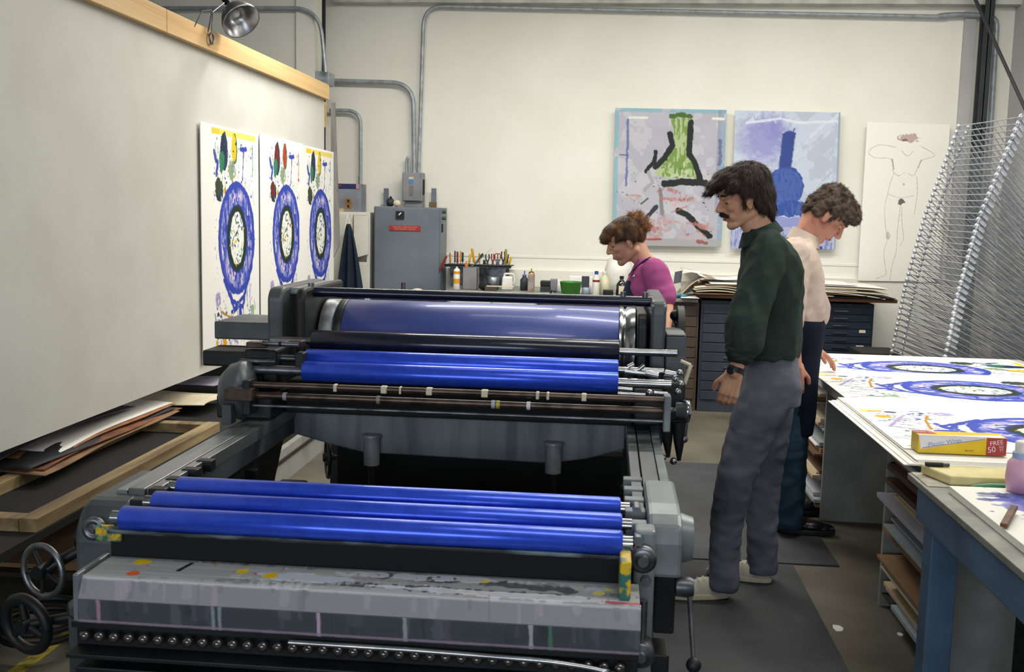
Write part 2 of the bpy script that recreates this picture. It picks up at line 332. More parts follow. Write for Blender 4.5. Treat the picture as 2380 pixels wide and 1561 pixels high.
BL, DG, YL, RD, OR, LI = '#3145ac', '#173540', '#e3b81c', '#a5281f', '#c97a1e', '#a79ac6'
def oval_print(seed, red, n=210):
    W, H = .93, 1.36; c = Canvas(W, H, n, '#f3f1ec', seed)
    U = lambda u: u * W
    V = lambda v: v * H
    rs = c.rs
    # top strip
    if not red: c.put(((c.X > U(.17)) & (c.X < U(.94)) & (c.Y > V(.012)) & (c.Y < V(.038))).astype(float), '#f0da72'); c.put(((c.X > U(.17)) & (c.X < U(.3)) & (c.Y > V(.012)) & (c.Y < V(.038))).astype(float), '#e8c93a')
    # fine spatters all over the printed field
    c.splat(150, U(.18), U(.94), V(.06), V(.96), .0015, .006, [BL, DG, '#3c7a4a', YL, LI, BL], .25)
    a, b = ('#6e1d22', '#b23a24') if red else ('#1d2a4c', '#e3c01c')
    c.ell(U(.37), V(.105), .06, .115, '#1c3c4c', .14, seed=seed); c.ell(U(.36), V(.095), .045, .09, a, .2, seed=seed + 1)
    c.ell(U(.33), V(.15), .045, .06, '#2f7a5c', .4, seed=seed + 2, dry=.5); c.ell(U(.55), V(.09), .046, .1, '#3c7d4a', .2, seed=4)
    c.ell(U(.54), V(.082), .04, .085, b, .15, seed=5)
    c.stroke([(U(.2), V(.11)), (U(.26), V(.16)), (U(.24), V(.21))], .03, BL, rag=.9, seed=6)
    c.stroke([(U(.66), V(.083)), (U(.76), V(.08))], .03, BL, rag=.5, seed=7); c.stroke([(U(.72), V(.08)), (U(.70), V(.16)), (U(.69), V(.22))], .014, BL, rag=.8, seed=8)
    c.stroke([(U(.88), V(.06)), (U(.885), V(.13)), (U(.875), V(.2))], .012, '#b0322c' if red else '#4ea08c', rag=.6, seed=9)
    if red: c.ell(U(.9), V(.2), .022, .014, '#b0322c', .3)
    c.ell(U(.28), V(.275), .07, .065, DG, .4, seed=10, dry=.35); c.ell(U(.27), V(.26), .045, .05, '#39432a' if not red else '#6e1d22', .3, seed=11)
    c.ell(U(.37), V(.275), .02, .02, YL, .3, seed=12); c.ell(U(.5), V(.185), .06, .07, '#8ba07c', .5, seed=13, dry=.55); c.splat(60, U(.2), U(.9), V(.05), V(.3), .003, .010, [BL, DG, '#3c7a4a', YL], .4)
    # big ring
    cx, cy, rx, ry = U(.585), V(.485), .31, .355
    c.ring(cx, cy, rx, ry, .42, .985, BL, seed=1, rag=.03)
    c.ring(cx, cy, rx, ry, .56, .86, '#a9a8d8', seed=2, dry=.53, op=.85); c.ring(cx, cy, rx, ry, .58, .84, '#e6d7e6', seed=6, dry=.62)
    c.ring(cx, cy, rx, ry, .5, .9, '#5c6cc8', seed=9, dry=.55, op=.6)
    c.ell(cx, cy, rx * .56, ry * .60, '#232f66', .05, seed=3); c.ell(cx, cy, rx * .5, ry * .56, '#14301f', .06, seed=3)
    c.ell(cx, cy, rx * .37, ry * .46, '#eef0ea', .08, seed=5)
    for k in range(46):
        t = rs.uniform(0, 2 * PI); q = math.sqrt(rs.rand()) * .34; x, y = cx + math.cos(t) * q * rx, cy + math.sin(t) * q * 1.25 * ry
        col = [BL, '#2f7a4c', '#1d3a3a', YL, '#6c8c5c', RD if red else '#3f5fb4'][rs.randint(6)]
        c.stroke([(x, y), (x + rs.uniform(-.03, .03), y + rs.uniform(-.035, .035))], rs.uniform(.003, .016), col, rag=.6, seed=k)
    # drooping tail of the ring
    yb = cy + ry * .86
    c.stroke([(cx - .22, yb - .06), (cx - .1, yb + .07), (cx, yb + .1), (cx + .1, yb + .06), (cx + .2, yb - .05)], .028, BL, rag=.4, seed=21)
    c.stroke([(cx - .12, yb + .03), (cx - .06, yb + .13), (cx + .02, yb + .11), (cx + .09, yb + .12), (cx + .13, yb + .03)], .03, BL, rag=.8, seed=22)
    for k in range(5): x = cx + rs.uniform(.08, .28); c.stroke([(x, yb - .02), (x + rs.uniform(-.01, .02), yb + rs.uniform(.05, .16))], .006, BL, rag=.5, seed=k)
    # lower field
    c.ell(U(.25), V(.74), .04, .05, LI, .6, seed=30, dry=.5); c.splat(120, U(.18), U(.94), V(.77), V(.95), .003, .013, [BL, DG, LI, '#6c5a9c', '#3c7a4a', RD if red else BL], .55)
    c.stroke([(U(.3), V(.8)), (U(.42), V(.83)), (U(.6), V(.85))], .014, '#b4822c', rag=.7, seed=31)
    c.stroke([(U(.3), V(.87)), (U(.48), V(.93)), (U(.58), V(.96))], .016, LI, rag=.6, seed=32); c.ell(U(.63), V(.82), .024, .04, BL, .3, seed=33)
    c.ell(U(.24), V(.90), .02, .03, '#1d2450', .3, seed=34); c.ell(U(.35), V(.94), .03, .034, '#dda51c', .25, seed=35); c.stroke([(U(.22), V(.93)), (U(.23), V(.965))], .03, '#e3a51c', rag=.4, seed=36)
    c.put(((c.X > U(.19)) & (c.X < U(.26)) & (c.Y > V(.965)) & (c.Y < V(.99))).astype(float), '#f0da72'); c.ell(U(.86), V(.83), .03, .04, '#8fb487', .5, seed=37, dry=.5)
    if red: c.ell(U(.3), V(.78), .018, .022, RD, .3); c.ell(U(.38), V(.9), .03, .024, RD, .4); c.ell(U(.66), V(.8), .03, .04, '#40508c', .4, dry=.4); c.ell(U(.55), V(.83), .02, .02, RD, .3)
    return c
CV = {0: oval_print(3, False), 1: oval_print(3, True)}

# ------------------------------------------------------------------ display panel on the left with its prints
XP = -2.28
pb, pt = at(29, 1046, X=XP), at(200, 10, X=XP); yf = at(757, 232, X=XP).y
zt = at(600, 170, X=XP).z; zt = at(757, 232, X=XP).z; zb = at(300, 937, X=XP).z
pan = thing('display_panel', 'large white freestanding display panel left of the press with a pine top rail', 'display panel', (XP - .03, 5.6, 0))
MB().bx(XP - .05, XP - .012, 1.2, yf, zb, zt + .04).build('board', m_panel, pan)
zr = at(757, 205, X=XP).z + .0
def rail_h(): return zt + .115
ys = [1.2, at(375, 60, X=XP).y, yf + .0]
for a, b in zip(ys, ys[1:]): MB().bx(XP - .012, XP + .03, a + .002, b - .002, zt, rail_h()).build('top_rail', m_pine, pan, bevel=.003)
MB().bx(XP - .14, XP - .05, 1.2, yf - .02, zb, zb + .045).build('bottom_rail', m_gloom, pan)
for y in (1.3, 7.9): MB().bx(XP - .14, XP - .052, y, y + .045, 0, zt).build('stud', m_pine, pan)
e = at(784, 470, Y=yf + .2)
MB().bx(XP - .14, XP - .052, yf - .05, yf + .22, zt - .2, zt).build('end_block', m_pine, pan)
MB().prism([(XP - .012, zt), (XP + .02, zt), (e.x + .02, e.z - .35), (XP - .012, e.z - .5)], yf + .2, yf + .222, 'y').build('gusset', m_ply, pan)
def wall_print(x_tl, y_tl, x_bl, y_bl, x_tr, name, cvi, lab):
    a = at(x_tl, y_tl, X=XP); b = at(x_bl, y_bl, X=XP); c_ = at(x_tr, 300, X=XP)
    y0, y1, z1, z0 = a.y, c_.y, a.z, b.z
    return y0, y1, z0, z1
g1 = wall_print(463, 282, 468, 846, 598, '', 0, ''); y0, y1, z0, z1 = g1
pw, ph = y1 - y0, z1 - z0
pr1 = painted('art_print', CV[0], lambda u, v: (XP + .006, y0 + u * pw, z1 - v * ph), (-.004, 0, 0), label='leftmost abstract print of a blue oval ring on the white panel, yellow strip at top', cat='print', group='prints pinned to the display panel')
y0b = y1 + .03
pr2 = painted('art_print', CV[1], lambda u, v: (XP + .006, y0b + u * pw, z1 + .01 - v * ph), (-.004, 0, 0), label='middle abstract print on the white panel with dark red blobs over the blue oval', cat='print', group='prints pinned to the display panel')
y0c = at(693, 400, X=XP).y
pr3 = dup(pr1, (.005, y0c - y0, .0), label='rightmost abstract print on the white panel, nearest the grey gusset')

# clamp lamp on the rail
cl = at(487, 92, X=XP + .04)
LP = thing('clamp_lamp', 'clamp lamp with a spun aluminium reflector on the pine rail', 'lamp', (cl.x, cl.y, cl.z - .1))
m_alu = mat('spun_aluminium', '#b4b5b8', .3, .9, col2='#8c8d90', scale=10)
yl = cl.y; o0 = at(545, 28, X=XP + .12); dvec = (at(545, 60, Y=o0.y) - at(500, 18, Y=o0.y)).normalized(); dvec = Vector((.55, -.35, -.62)).normalized()
bk = o0 - dvec * .06
MB().lathe(bk, [(.022, 0), (.03, .02), (.055, .035), (.085, .07), (.108, .12), (.112, .145), (.106, .143), (.08, .075), (.05, .042), (.02, .03)], dvec, 40).build('reflector', m_alu, LP)
MB().cyl(bk - dvec * .075, bk + dvec * .02, .02, n=20).build('socket', m_black, LP)
MB().ball(bk + dvec * .07, .028).build('bulb', m_white, LP)
k0 = at(487, 75, X=XP + .05); hk = at(492, 28, X=XP + .05)
t = MB(); t.tube([hk, k0 + Vector((0, -.02, 0)), k0 + Vector((0, .03, 0)), hk + Vector((0, .012, 0))], .003); t.tube([hk + Vector((0, .01, 0)), bk - dvec * .04], .004)
t.tube(arc(at(492, 90, X=XP + .045), 0, 2 * PI, .028, (0, 1, 0), (0, 0, 1), 16), .006); t.build('spring_clamp', m_steel2, LP)
MB().tube([hk + Vector((0, 0, .01)), at(470, 25, X=XP + .04), at(452, 62, X=XP + .03)], .003).build('cord', m_black, LP)

# conduits
def conduit(pxs, Y, r, lab, rb=.16):
    MB().tube(bend([at(x, y, Y=Y) for x, y in pxs], rb, 10), r, 12).build('conduit_pipe', m_conduit, label=lab, cat='conduit')
conduit([(300, 19), (742, 19), (757, 168)], 8.74, .017, 'grey conduit running along the partition and down to the junction box', .22)
conduit([(741, 0), (744, 168)], 8.98, .014, 'thin vertical conduit dropping straight into the junction box')
conduit([(765, 187), (960, 193), (963, 402)], 9.33, .02, 'grey conduit from the junction box curving down to the grey switch box', .2)
conduit([(2200, 39), (985, 14), (973, 402)], 9.33, .017, 'long grey conduit along the top of the back wall and down to the switch box', .18)
conduit([(2180, 38), (2210, 33), (2318, 37), (2302, 300), (2280, 640)], 9.33, .022, 'conduit turning down the right end of the back wall beside the dark column', .1)
conduit([(766, 256), (838, 257), (838, 480)], 9.33, .017, 'short grey conduit curving down behind the hardware box', .13)
conduit([(945, 402), (945, 366), (950, 366), (951, 402)], 9.33, .01, 'small looped conduit stub on top of the switch box', .02)
MB().tube([at(2240, -60, Y=9.2), at(2385, 258, Y=8.7), at(2470, 480, Y=8.3)], .014).build('cable', m_dark, label='dark diagonal cable crossing the top right corner', cat='cable')
jb = at(749, 181, Y=8.8)
J = thing('junction_box', 'grey square electrical junction box where the conduits meet', 'junction box', (jb.x, 8.95, jb.z - .06))
MB().box((jb.x, 8.9, jb.z), (.108, .2, .105)).build('box_body', m_conduit, J, bevel=.004)
MB().box((jb.x, 8.797, jb.z), (.114, .006, .111)).build('cover', m_conduit, J, bevel=.002)
# ------------------------------------------------------------------ the proof press
m_cast = mat('press_grey_paint', '#4c5357', .42, .1, col2='#2b3033', scale=5, detail=8, rvar=.1, bump=.05, bscale=90)
m_castd = mat('press_dark_iron', '#1b1d20', .5, .3, col2='#0f1012', scale=6, detail=8)
m_castl = mat('press_light_paint', '#7f878a', .35, .2, col2='#565d61', scale=7, lo=.45, hi=.8, detail=8)
m_railt = mat('ground_rail_steel', '#8d9193', .33, .75, col2='#63676b', scale=6, stretch=(1, .25, 1), rvar=.08)
m_ink = mat('blue_ink', '#2f56e0', .3, .45, col2='#284cd2', scale=30, coat=.3)
m_inkd = mat('thin_blue_ink', '#1c3a9c', .34, .25, col2='#18338c', scale=20, coat=.4)
m_blk_r = mat('dark_blue_black_ink', '#14182a', .25, .2, col2='#1b2036', scale=12, coat=.3)
m_blanket = mat('inked_blanket', '#46539a', .38, .15, col2='#5764a8', scale=2.5, stretch=(.4, 2, 2), coat=.25, detail=6)
m_rusty = mat('oily_rod', '#5f5148', .35, .7, col2='#3c332e', scale=18)
m_creamc = mat('cream_collar', '#dcd5bc', .5)
m_grime = mat('inky_grime', '#11161c', .5, col2='#6d8088', scale=26, lo=.52, hi=.72, stretch=(.25, 1, 1), detail=8)
m_goo = mat('yellow_teal_ink', '#d6b224', .4, col2='#2b6a62', scale=32, lo=.48, hi=.56, detail=5)
m_ball = mat('oily_ball_steel', '#8b8a8a', .2, .9, col2='#544f4e', scale=30)
PR = thing('proof_press', 'large dark flatbed proof press with blue inked rollers filling the foreground', 'printing press', (-.55, 3.4, 0))
XL, XR = -1.205, .08
def side_profile(y0, y1, z0, z1, r, yr=None):
    P = [(y1, z0), (y1, z1)]; P += [(y0 + r - r * math.sin(a), z1 - r + r * math.cos(a)) for a in [k * PI / 12 for k in range(7)]]; P.append((y0, z0)); return P
# rails
for sx, x0 in ((-1, XL), (1, XR)):
    for k, (a, b) in enumerate(((0, .028), (.032, .075), (.079, .105))):
        xa_, xb_ = (x0 + a, x0 + b) if sx > 0 else (x0 + .105 - b, x0 + .105 - a)
        MB().bx(xa_, xb_, 2.42, 4.62, .86 + .004 * (k == 1), .9 - .006 * (k == 2)).build('rail_strip', m_railt if k < 2 else m_castl, PR, bevel=.002)
    xa_, xb_ = (x0 + .004, x0 + .1)
    sf = MB().bx(xa_, xb_, 2.42, 4.62, .8, .859); sf.build('rail_beam', m_cast, PR, bevel=.004)
    P = [(2.4, .8), (3.5, .8), (3.42, .7), (3.3, .55), (3.25, .12), (2.4, .12)]
    MB().prism(P, x0 + (.02 if sx > 0 else .055), x0 + (.05 if sx > 0 else .085), 'x').build('side_frame', m_castd, PR, bevel=.004)
    rb = MB()
    for y in (2.6, 2.85, 3.1): rb.bx(x0 - .018 if sx > 0 else x0 + .085, x0 + .02 if sx > 0 else x0 + .12, y, y + .03, .3, .78)
    rb.build('frame_rib', m_castd, PR, bevel=.003)
    MB().bx(xa_, xb_, 4.4, 4.62, 0, .8).build('rear_leg', m_castd, PR, bevel=.005)
MB().bx(XL - .05, XL + .0, 2.26, 2.3, 0, .66).build('front_leg', m_cast, PR, bevel=.004)
MB().bx(XR, XR + .09, 2.3, 2.4, 0, .6).build('front_leg', m_castd, PR, bevel=.004)
# rack teeth blocks along the front rails
for k in range(5):
    y = 2.3 + .1 * k
    MB().bx(XL + .085, XL + .13, y + .01, y + .045, .872, .903).build('roller_bearing', m_castd, PR, bevel=.003)
    MB().bx(XR - .02, XR + .03, y + .01, y + .045, .872, .905).build('roller_bearing', m_castl, PR, bevel=.003)
# front castings
MB().prism(side_profile(2.3, 2.66, .3, .885, .09), XL - .05, XL + .065, 'x').build('end_casting', m_cast, PR, bevel=.012)
q = at(212, 1232, Y=2.28)
MB().lathe((q.x, 2.3, q.z), [(.028, 0), (.028, .012), (.018, .016), (.016, .012), (.007, .012), (.007, .022)], (0, -1, 0)).build('bearing_cap', m_steel2, PR)
q = at(1495, 1305, Y=2.2)
MB().lathe((q.x, 2.23, q.z), [(.03, 0), (.03, .02), (.022, .026), (.014, .024), (.012, .034)], (0, -1, 0)).build('bearing_cap', m_steel2, PR)
a, b = at(1508, 1195, Y=2.3), at(1588, 1195, Y=2.3)
gx0, gx1, gz = a.x, b.x, a.z
MB().prism([(2.62, gz - .14), (2.62, gz), (2.4, gz), (2.33, gz - .006), (2.29, gz - .025), (2.275, gz - .06), (2.275, gz - .14)], gx0, gx1, 'x').build('gear_casing', m_castl, PR, bevel=.01)
MB().cyl((gx1 - .01, 2.36, gz - .07), (gx1 + .028, 2.36, gz - .07), .062, .05).build('gear_hub', m_castl, PR, bevel=.006)
MB().bx(gx0 + .02, gx1 - .01, 2.3, 2.6, gz - .28, gz - .14).build('gear_guard', m_gloom, PR, bevel=.004)
MB().bx(XR + .0, gx0 + .015, 2.24, 2.3, .5, gz - .02).build('end_casting', m_castl, PR, bevel=.008)
q = at(1490, 1527, Y=2.18)
MB().lathe((q.x, 2.24, q.z), [(.03, 0), (.03, .05), (.024, .06), (.012, .058), (.01, .07)], (0, -1, 0)).build('clamp_knob', m_steel2, PR)
MB().cyl(at(1496, 1395, Y=2.22), at(1492, 1500, Y=2.22), .009).build('tie_rod', m_steel2, PR)
for px, py, r in ((1482, 1440, .013), (1500, 1345, .012), (1480, 1180, .01), (1483, 1250, .012)):
    q = at(px, py, Y=2.24); MB().cyl((q.x, 2.26, q.z), (q.x, 2.215, q.z), r, n=6).build('hex_bolt', m_steel2, PR)
# three inked rollers at the front
for Y, x0, x1, z in ((2.2, -1.085, .052, .897), (2.325, -1.065, .052, .899), (2.455, -1.06, .05, .901)):
    r = .028; zc = z - .004
    ro = MB().lathe((x0, Y, zc), [(r - .004, 0), (r, .004), (r, x1 - x0 - .004), (r - .004, x1 - x0)], (1, 0, 0), 40).build('ink_roller', m_ink, PR)
    MB().cyl((x0 - .022, Y, zc), (x0, Y, zc), .016).build('roller_journal', m_steel, ro); MB().cyl((x1, Y, zc), (x1 + .022, Y, zc), .016).build('roller_journal', m_steel, ro)
for Y in (2.262, 2.39):
    MB().cyl((-1.05, Y, .862), (.045, Y, .862), .022, n=28).build('distributor_roller', m_inkd, PR)
# ledge, black plate, tray and guard under them
zt_ = at(270, 1225, Y=2.2).z
MB().bx(-1.11, .062, 2.175, 2.213, .862, .872).build('ductor_ledge', m_grime, PR, bevel=.003)
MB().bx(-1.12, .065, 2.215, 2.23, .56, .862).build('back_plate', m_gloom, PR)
tw, td = 1.206, .13
cv = Canvas(tw, td, 620, '#a4a6a9', 11)
for k in range(26):
    x = cv.rs.uniform(0, tw); y = cv.rs.uniform(0, td); cv.stroke([(x, y), (x + cv.rs.uniform(.05, .3), y + cv.rs.uniform(-.02, .02))], cv.rs.uniform(.006, .03), ['#a8abae', '#c6cbd2', '#6b6c70', '#9a8d92', '#b9c6da', '#7c7f86'][cv.rs.randint(6)], op=.6, rag=.9, seed=k, dry=.45)
cv.stroke([(.62, .03), (.85, .04), (1.05, .06)], .035, '#2e3138', .8, .8, 4); cv.stroke([(.55, .09), (.8, .1), (1.05, .1)], .03, '#34363c', .8, .9, 5, dry=.4)
cv.ell(.47, .07, .1, .025, '#c9d3e4', .6, .8, seed=8, dry=.4); cv.ell(.75, .03, .16, .02, '#c4cddb', .7, .8, seed=19, dry=.4); cv.ell(1.0, .11, .2, .02, '#d5d9e0', .7, .8, seed=29, dry=.3); cv.ell(.85, .1, .2, .012, '#d8dce4', .6, .8, seed=9)
cv.ell(.33, .055, .014, .016, '#e2c21c', .3); cv.ell(.40, .068, .019, .017, '#e2c21c', .3); cv.ell(.87, .035, .009, .008, '#e8c81c', .2); cv.ell(1.12, .07, .014, .014, '#dcd07c', .2); cv.ell(1.14, .045, .008, .008, '#dcd07c', .2)
cv.ell(.085, .03, .02, .02, '#e2c21c', .4); cv.ell(.1, .1, .015, .018, '#d8602c', .3); cv.stroke([(.2, .02), (.19, .07)], .01, '#1a1b22'); cv.stroke([(1.14, .118), (1.23, .12)], .014, '#b8525c', .9, .5)
cv.stroke([(1.245, .02), (1.25, .12)], .022, '#d8b824', 1, .8, 3); cv.splat(26, .02, 1.25, 0, td, .0015, .004, ['#e2c21c', '#dfe3e8', '#2b3a8c', '#b8525c'])
painted('ink_tray', cv, lambda u, v: (-1.116 + tw * u, 2.208 - td * v, .799), (0, 0, -.008), PR, label='grey tray spattered with yellow and white ink')
gh = .052; cv = Canvas(tw, .05, 560, '#8b8a90', 12); cv.put((cv.Y < .008).astype(float), '#b3b6bd', .8)
for k in range(40): x = cv.rs.uniform(0, tw); cv.stroke([(x, 0), (x + .004, cv.rs.uniform(.01, .05))], cv.rs.uniform(.003, .02), ['#9f9ea6', '#77767e', '#a79cab'][cv.rs.randint(3)], .5, .6, k)
painted('tray_lip', cv, lambda u, v: (-1.119 + 1.211 * u, 2.08 - .021 * v, .798 - .045 * v), (0, .006, 0), PR)
cv = Canvas(tw, .06, 560, '#3f454c', 13)
for k in range(36): x = cv.rs.uniform(0, tw); cv.stroke([(x, 0), (x + .003, cv.rs.uniform(.01, .06))], cv.rs.uniform(.003, .03), ['#4e565e', '#31363c', '#5c646c', '#5a5568'][cv.rs.randint(4)], .55, .7, k)
for x, c_ in ((.045, '#a7848f'), (.53, '#c9a9c6'), (.3, '#8c98a4'), (.315, '#8c98a4'), (.715, '#9aa3a0'), (.98, '#aab1b4'), (1.02, '#4f7a63')): cv.stroke([(x, .0), (x + .002, .06)], .008, c_, .8, .6, int(x * 99))
cv.stroke([(0, .055), (tw, .055)], .006, '#8f7d90', .8, .5)
painted('splash_guard', cv, lambda u, v: (-1.119 + 1.211 * u, 2.058, .7526 - .052 * v), (0, .006, 0), PR, label='dark guard with dried ink runs')
MB().bx(-1.132, -1.119, 2.062, 2.21, .70, .806).build('tray_end', m_castl, PR, bevel=.003)
MB().bx(.046, .07, 2.1, 2.21, .80, .885).build('tray_end', m_goo, PR, bevel=.004)
MB().bx(-1.15, -1.09, 2.2, 2.212, .835, .872).build('ink_spill', m_goo, PR, bevel=.003)
# ball guide along the front
MB().bx(-1.14, .09, 2.066, 2.12, .684, .699).bx(-1.14, .09, 2.09, 2.12, .636, .685).bx(-1.14, .09, 2.04, 2.12, .626, .636).build('ball_channel', m_castd, PR, bevel=.002)
bb = None
for k in range(36):
    x = -1.107 + k * .0331
    if bb is None: bb = MB().ball((x, 2.063, .669), .012, 16, 12).build('guide_ball', m_ball, PR); x_first = x
    else: c_ = bb.copy(); C.objects.link(c_); c_.parent = PR; c_.location = Vector(bb.location) + Vector((x - x_first, 0, 0))
cp = [(-.646, 2.044, .690), (-.38, 2.04, .691), (-.095, 2.04, .685), (.0, 2.04, .676), (.057, 2.042, .661), (.081, 2.047, .636), (.084, 2.052, .584)]
MB().tube(bend(cp, .03, 4), .006, 8).build('curved_strip', m_steel, PR)
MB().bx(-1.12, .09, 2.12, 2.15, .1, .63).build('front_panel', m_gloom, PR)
MB().bx(-1.13, .1, 2.06, 2.12, .584, .598).bx(-1.13, .1, 2.08, 2.12, .53, .54).build('front_step', m_castd, PR, bevel=.003)
# hand wheels on the left
def wheel(c, ax, r, rt, spokes, m, name='handwheel', hub=.018, mh=None):
    u, v, d = basis(ax); c = Vector(c)
    pts = [c + u * math.cos(t) * r + v * math.sin(t) * r for t in [2 * PI * k / 36 for k in range(37)]]
    W = MB().tube(pts, rt, 10, False).build(name, m, PR)
    s = MB()
    for k in range(spokes): t = 2 * PI * k / spokes + .4; s.tube([c + (u * math.cos(t) + v * math.sin(t)) * hub * .5, c + (u * math.cos(t) + v * math.sin(t)) * r], [rt * .9, rt * .6], 8)
    s.build('spokes', mh or m_castd, W); MB().cyl(c - d * .02, c + d * .02, hub).build('hub', mh or m_castd, W); return W
q = at(100, 1326, Y=2.36); wheel(q, (.3, .95, 0), .064, .008, 5, m_steel2)
MB().cyl(q, (XL - .04, 2.42, .77), .014).build('wheel_shaft', m_castd, PR)
MB().lathe((XL - .09, 2.4, .775), [(.03, 0), (.034, .03), (.02, .05)], (1, 0, 0)).build('shaft_collar', m_castd, PR)
q = at(62, 1450, Y=2.4); wheel(q, (.3, .95, .1), .07, .014, 3, m_castd)
MB().cyl(q, (XL - .08, 2.42, q.z + .03), .012).build('wheel_shaft', m_castd, PR)
q = at(152, 1437, Y=2.2); MB().lathe((q.x, 2.27, q.z), [(.022, 0), (.024, .02), (.012, .03)], (0, -1, 0)).build('bearing_cap', m_steel2, PR)
# operating lever on the right
a, b = at(1598, 1364, Y=2.3), at(1612, 1545, Y=2.2)
MB().lathe((gx1 - .01, 2.3, a.z), [(.022, 0), (.024, .03), (.02, .04)], (1, 0, 0)).cyl((gx1 + .02, 2.3, a.z), b, .006, .005).build('lever_arm', m_steel2, PR)
MB().ball(b, .017).build('lever_knob', m_black, PR)
# cross beam below the carriage
MB().prism([(-1.2, .8), (-1.1, .795), (-.98, .765), (-.85, .738), (-.18, .728), (-.05, .75), (.08, .79), (.08, .875), (-1.2, .875)], 3.57, 3.65, 'y').build('cross_beam', mat('beam_grey_paint', '#70787c', .5, .1, col2='#4d5458', scale=5, stretch=(3, 1, .3), detail=8), PR, bevel=.006)
for px in (862, 1287):
    q = at(px, 1012, Y=3.54); MB().cyl((q.x, 3.555, .70), (q.x, 3.555, .80), .028, .03).lathe((q.x, 3.555, .80), [(.034, 0), (.036, .008), (.03, .012)], (0, 0, 1)).build('beam_boss', m_castl, PR)
    MB().cyl((q.x, 3.56, .5), (q.x, 3.56, .7), .013).build('tie_rod', m_castd, PR)
MB().bx(at(783, 1080, Y=3.75).x, XR + .0, 3.75, 4.3, .03, .72).build('drive_cabinet', m_gloom, PR, bevel=.005)
MB().bx(-1.2, -1.0, 3.3, 3.42, .5, .62).bx(-1.12, -1.02, 3.36, 3.46, .56, .66).build('drive_bracket', m_castd, PR, bevel=.01)
q = at(762, 1062, Y=4.1); wheel(q, (.93, .36, 0), .082, .008, 3, m_castd)
MB().cyl(q, (q.x + .25, q.y + .05, q.z), .01).build('wheel_shaft', m_castd, PR)
# carriage
CZ = 1.085; CY = 3.96; CR = .17
cyl_ = MB().lathe((-1.0, CY, CZ), [(CR - .003, 0), (CR, .002), (CR, 1.048), (CR - .003, 1.05)], (1, 0, 0), 72).build('impression_cylinder', m_blanket, PR, label='cylinder with a blue-lilac inked blanket')
MB().lathe((-1.085, CY, CZ), [(CR, 0), (CR, .045), (CR - .006, .048), (CR - .006, .054), (CR, .056), (CR, .084)], (1, 0, 0), 72).build('bearer_ring', m_steel2, cyl_)
MB().lathe((.051, CY, CZ), [(CR + .002, 0), (CR + .002, .014), (CR - .006, .018), (CR - .006, .024), (CR + .002, .028), (CR + .002, .058)], (1, 0, 0), 72).build('bearer_ring', m_steel, cyl_)
for x0, x1, m_ in ((-1.235, -1.175, m_cast), (-1.13, -1.095, m_castd)):
    MB().prism(side_profile(3.66, 4.22, .9, 1.315, .05), x0, x1, 'x').build('side_housing', m_, PR, bevel=.012)
MB().bx(-1.18, -1.12, 3.75, 4.2, 1.285, 1.31).build('housing_bridge', m_castl, PR, bevel=.006)
MB().prism(side_profile(3.66, 4.22, .9, 1.31, .05), .16, .212, 'x').build('side_housing', m_cast, PR, bevel=.01)
MB().prism(side_profile(3.72, 4.22, .9, 1.25, .05), .115, .15, 'x').build('side_housing', m_castd, PR, bevel=.006)
MB().bx(.158, .214, 3.67, 3.75, 1.27, 1.292).build('housing_cap', m_steel2, PR, bevel=.004)
MB().cyl((-1.13, 3.8, 1.293), (.17, 3.8, 1.293), .019, n=20).build('guard_rod', m_blk_r, PR)
for x in (-1.11, .06, .14): MB().cyl((x, 3.8, 1.30), (x, 3.8, 1.327), .012, n=6).build('hex_bolt', m_steel2, PR)
MB().bx(-1.435, -1.225, 3.66, 3.95, 1.12, 1.185).build('feed_bracket', m_cast, PR, bevel=.006)
MB().bx(-1.4, -1.2, 3.46, 3.62, 1.05, 1.105).build('feed_bracket', m_castd, PR, bevel=.006)
# right gear box, wheel, ball handle
MB().bx(.214, .285, 3.66, 3.95, 1.0, 1.185).build('clutch_box', m_cast, PR, bevel=.006)
MB().bx(.216, .283, 3.66, 3.8, 1.186, 1.192).build('clutch_top', m_castl, PR, bevel=.002)  # lighter tone laid on the top face of the clutch box
MB().cyl((.275, 4.05, 1.11), (.3, 4.05, 1.11), .15, n=48).build('gear_wheel', m_castd, PR, bevel=.004)
q = at(1570, 733, Y=4.05); MB().tube([(.31, 4.05, 1.11), (q.x, q.y, q.z - .02), q], .009).build('lever_arm', m_steel2, PR); MB().ball(q, .022).build('lever_knob', m_black, PR)
# form rollers
def roller(name, Y, z, r, x0, x1, m, sh=.013, xs=.25, xl=-1.2):
    o = MB().lathe((x0, Y, z), [(r - .003, 0), (r, .003), (r, x1 - x0 - .003), (r - .003, x1 - x0)], (1, 0, 0), 40).build(name, m, PR)
    MB().cyl((x1, Y, z), (xs, Y, z), sh).build('roller_shaft', m_steel, o); MB().cyl((xl, Y, z), (x0, Y, z), sh).build('roller_shaft', m_steel2, o); return o
roller('rider_roller', 3.6, 1.132, .04, -1.045, .05, m_blk_r)
roller('ink_roller', 3.47, 1.085, .036, -1.03, .047, m_ink, .012, .2)
roller('ink_roller', 3.385, 1.056, .035, -1.015, .047, m_ink, .016, .22)
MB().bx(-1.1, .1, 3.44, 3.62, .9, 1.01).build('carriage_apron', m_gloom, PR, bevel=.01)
for z, r, m_, x1 in ((1.027, .0105, m_rusty, .195), (.992, .0115, m_rusty, .19), (.958, .005, m_steel2, .19)):
    MB().cyl((-1.15, 3.25, z), (x1, 3.25, z), r, n=16).build('gripper_rod', m_, PR)
for px, w_ in ((780, .012), (893, .02), (931, .007), (998, .02), (1127, .022), (1250, .011), (1274, .009), (1358, .016)):
    q = at(px, 905, Y=3.25); MB().box((q.x, 3.25, 1.027), (w_, .024, .024)).build('rod_collar', m_creamc, PR, bevel=.003)
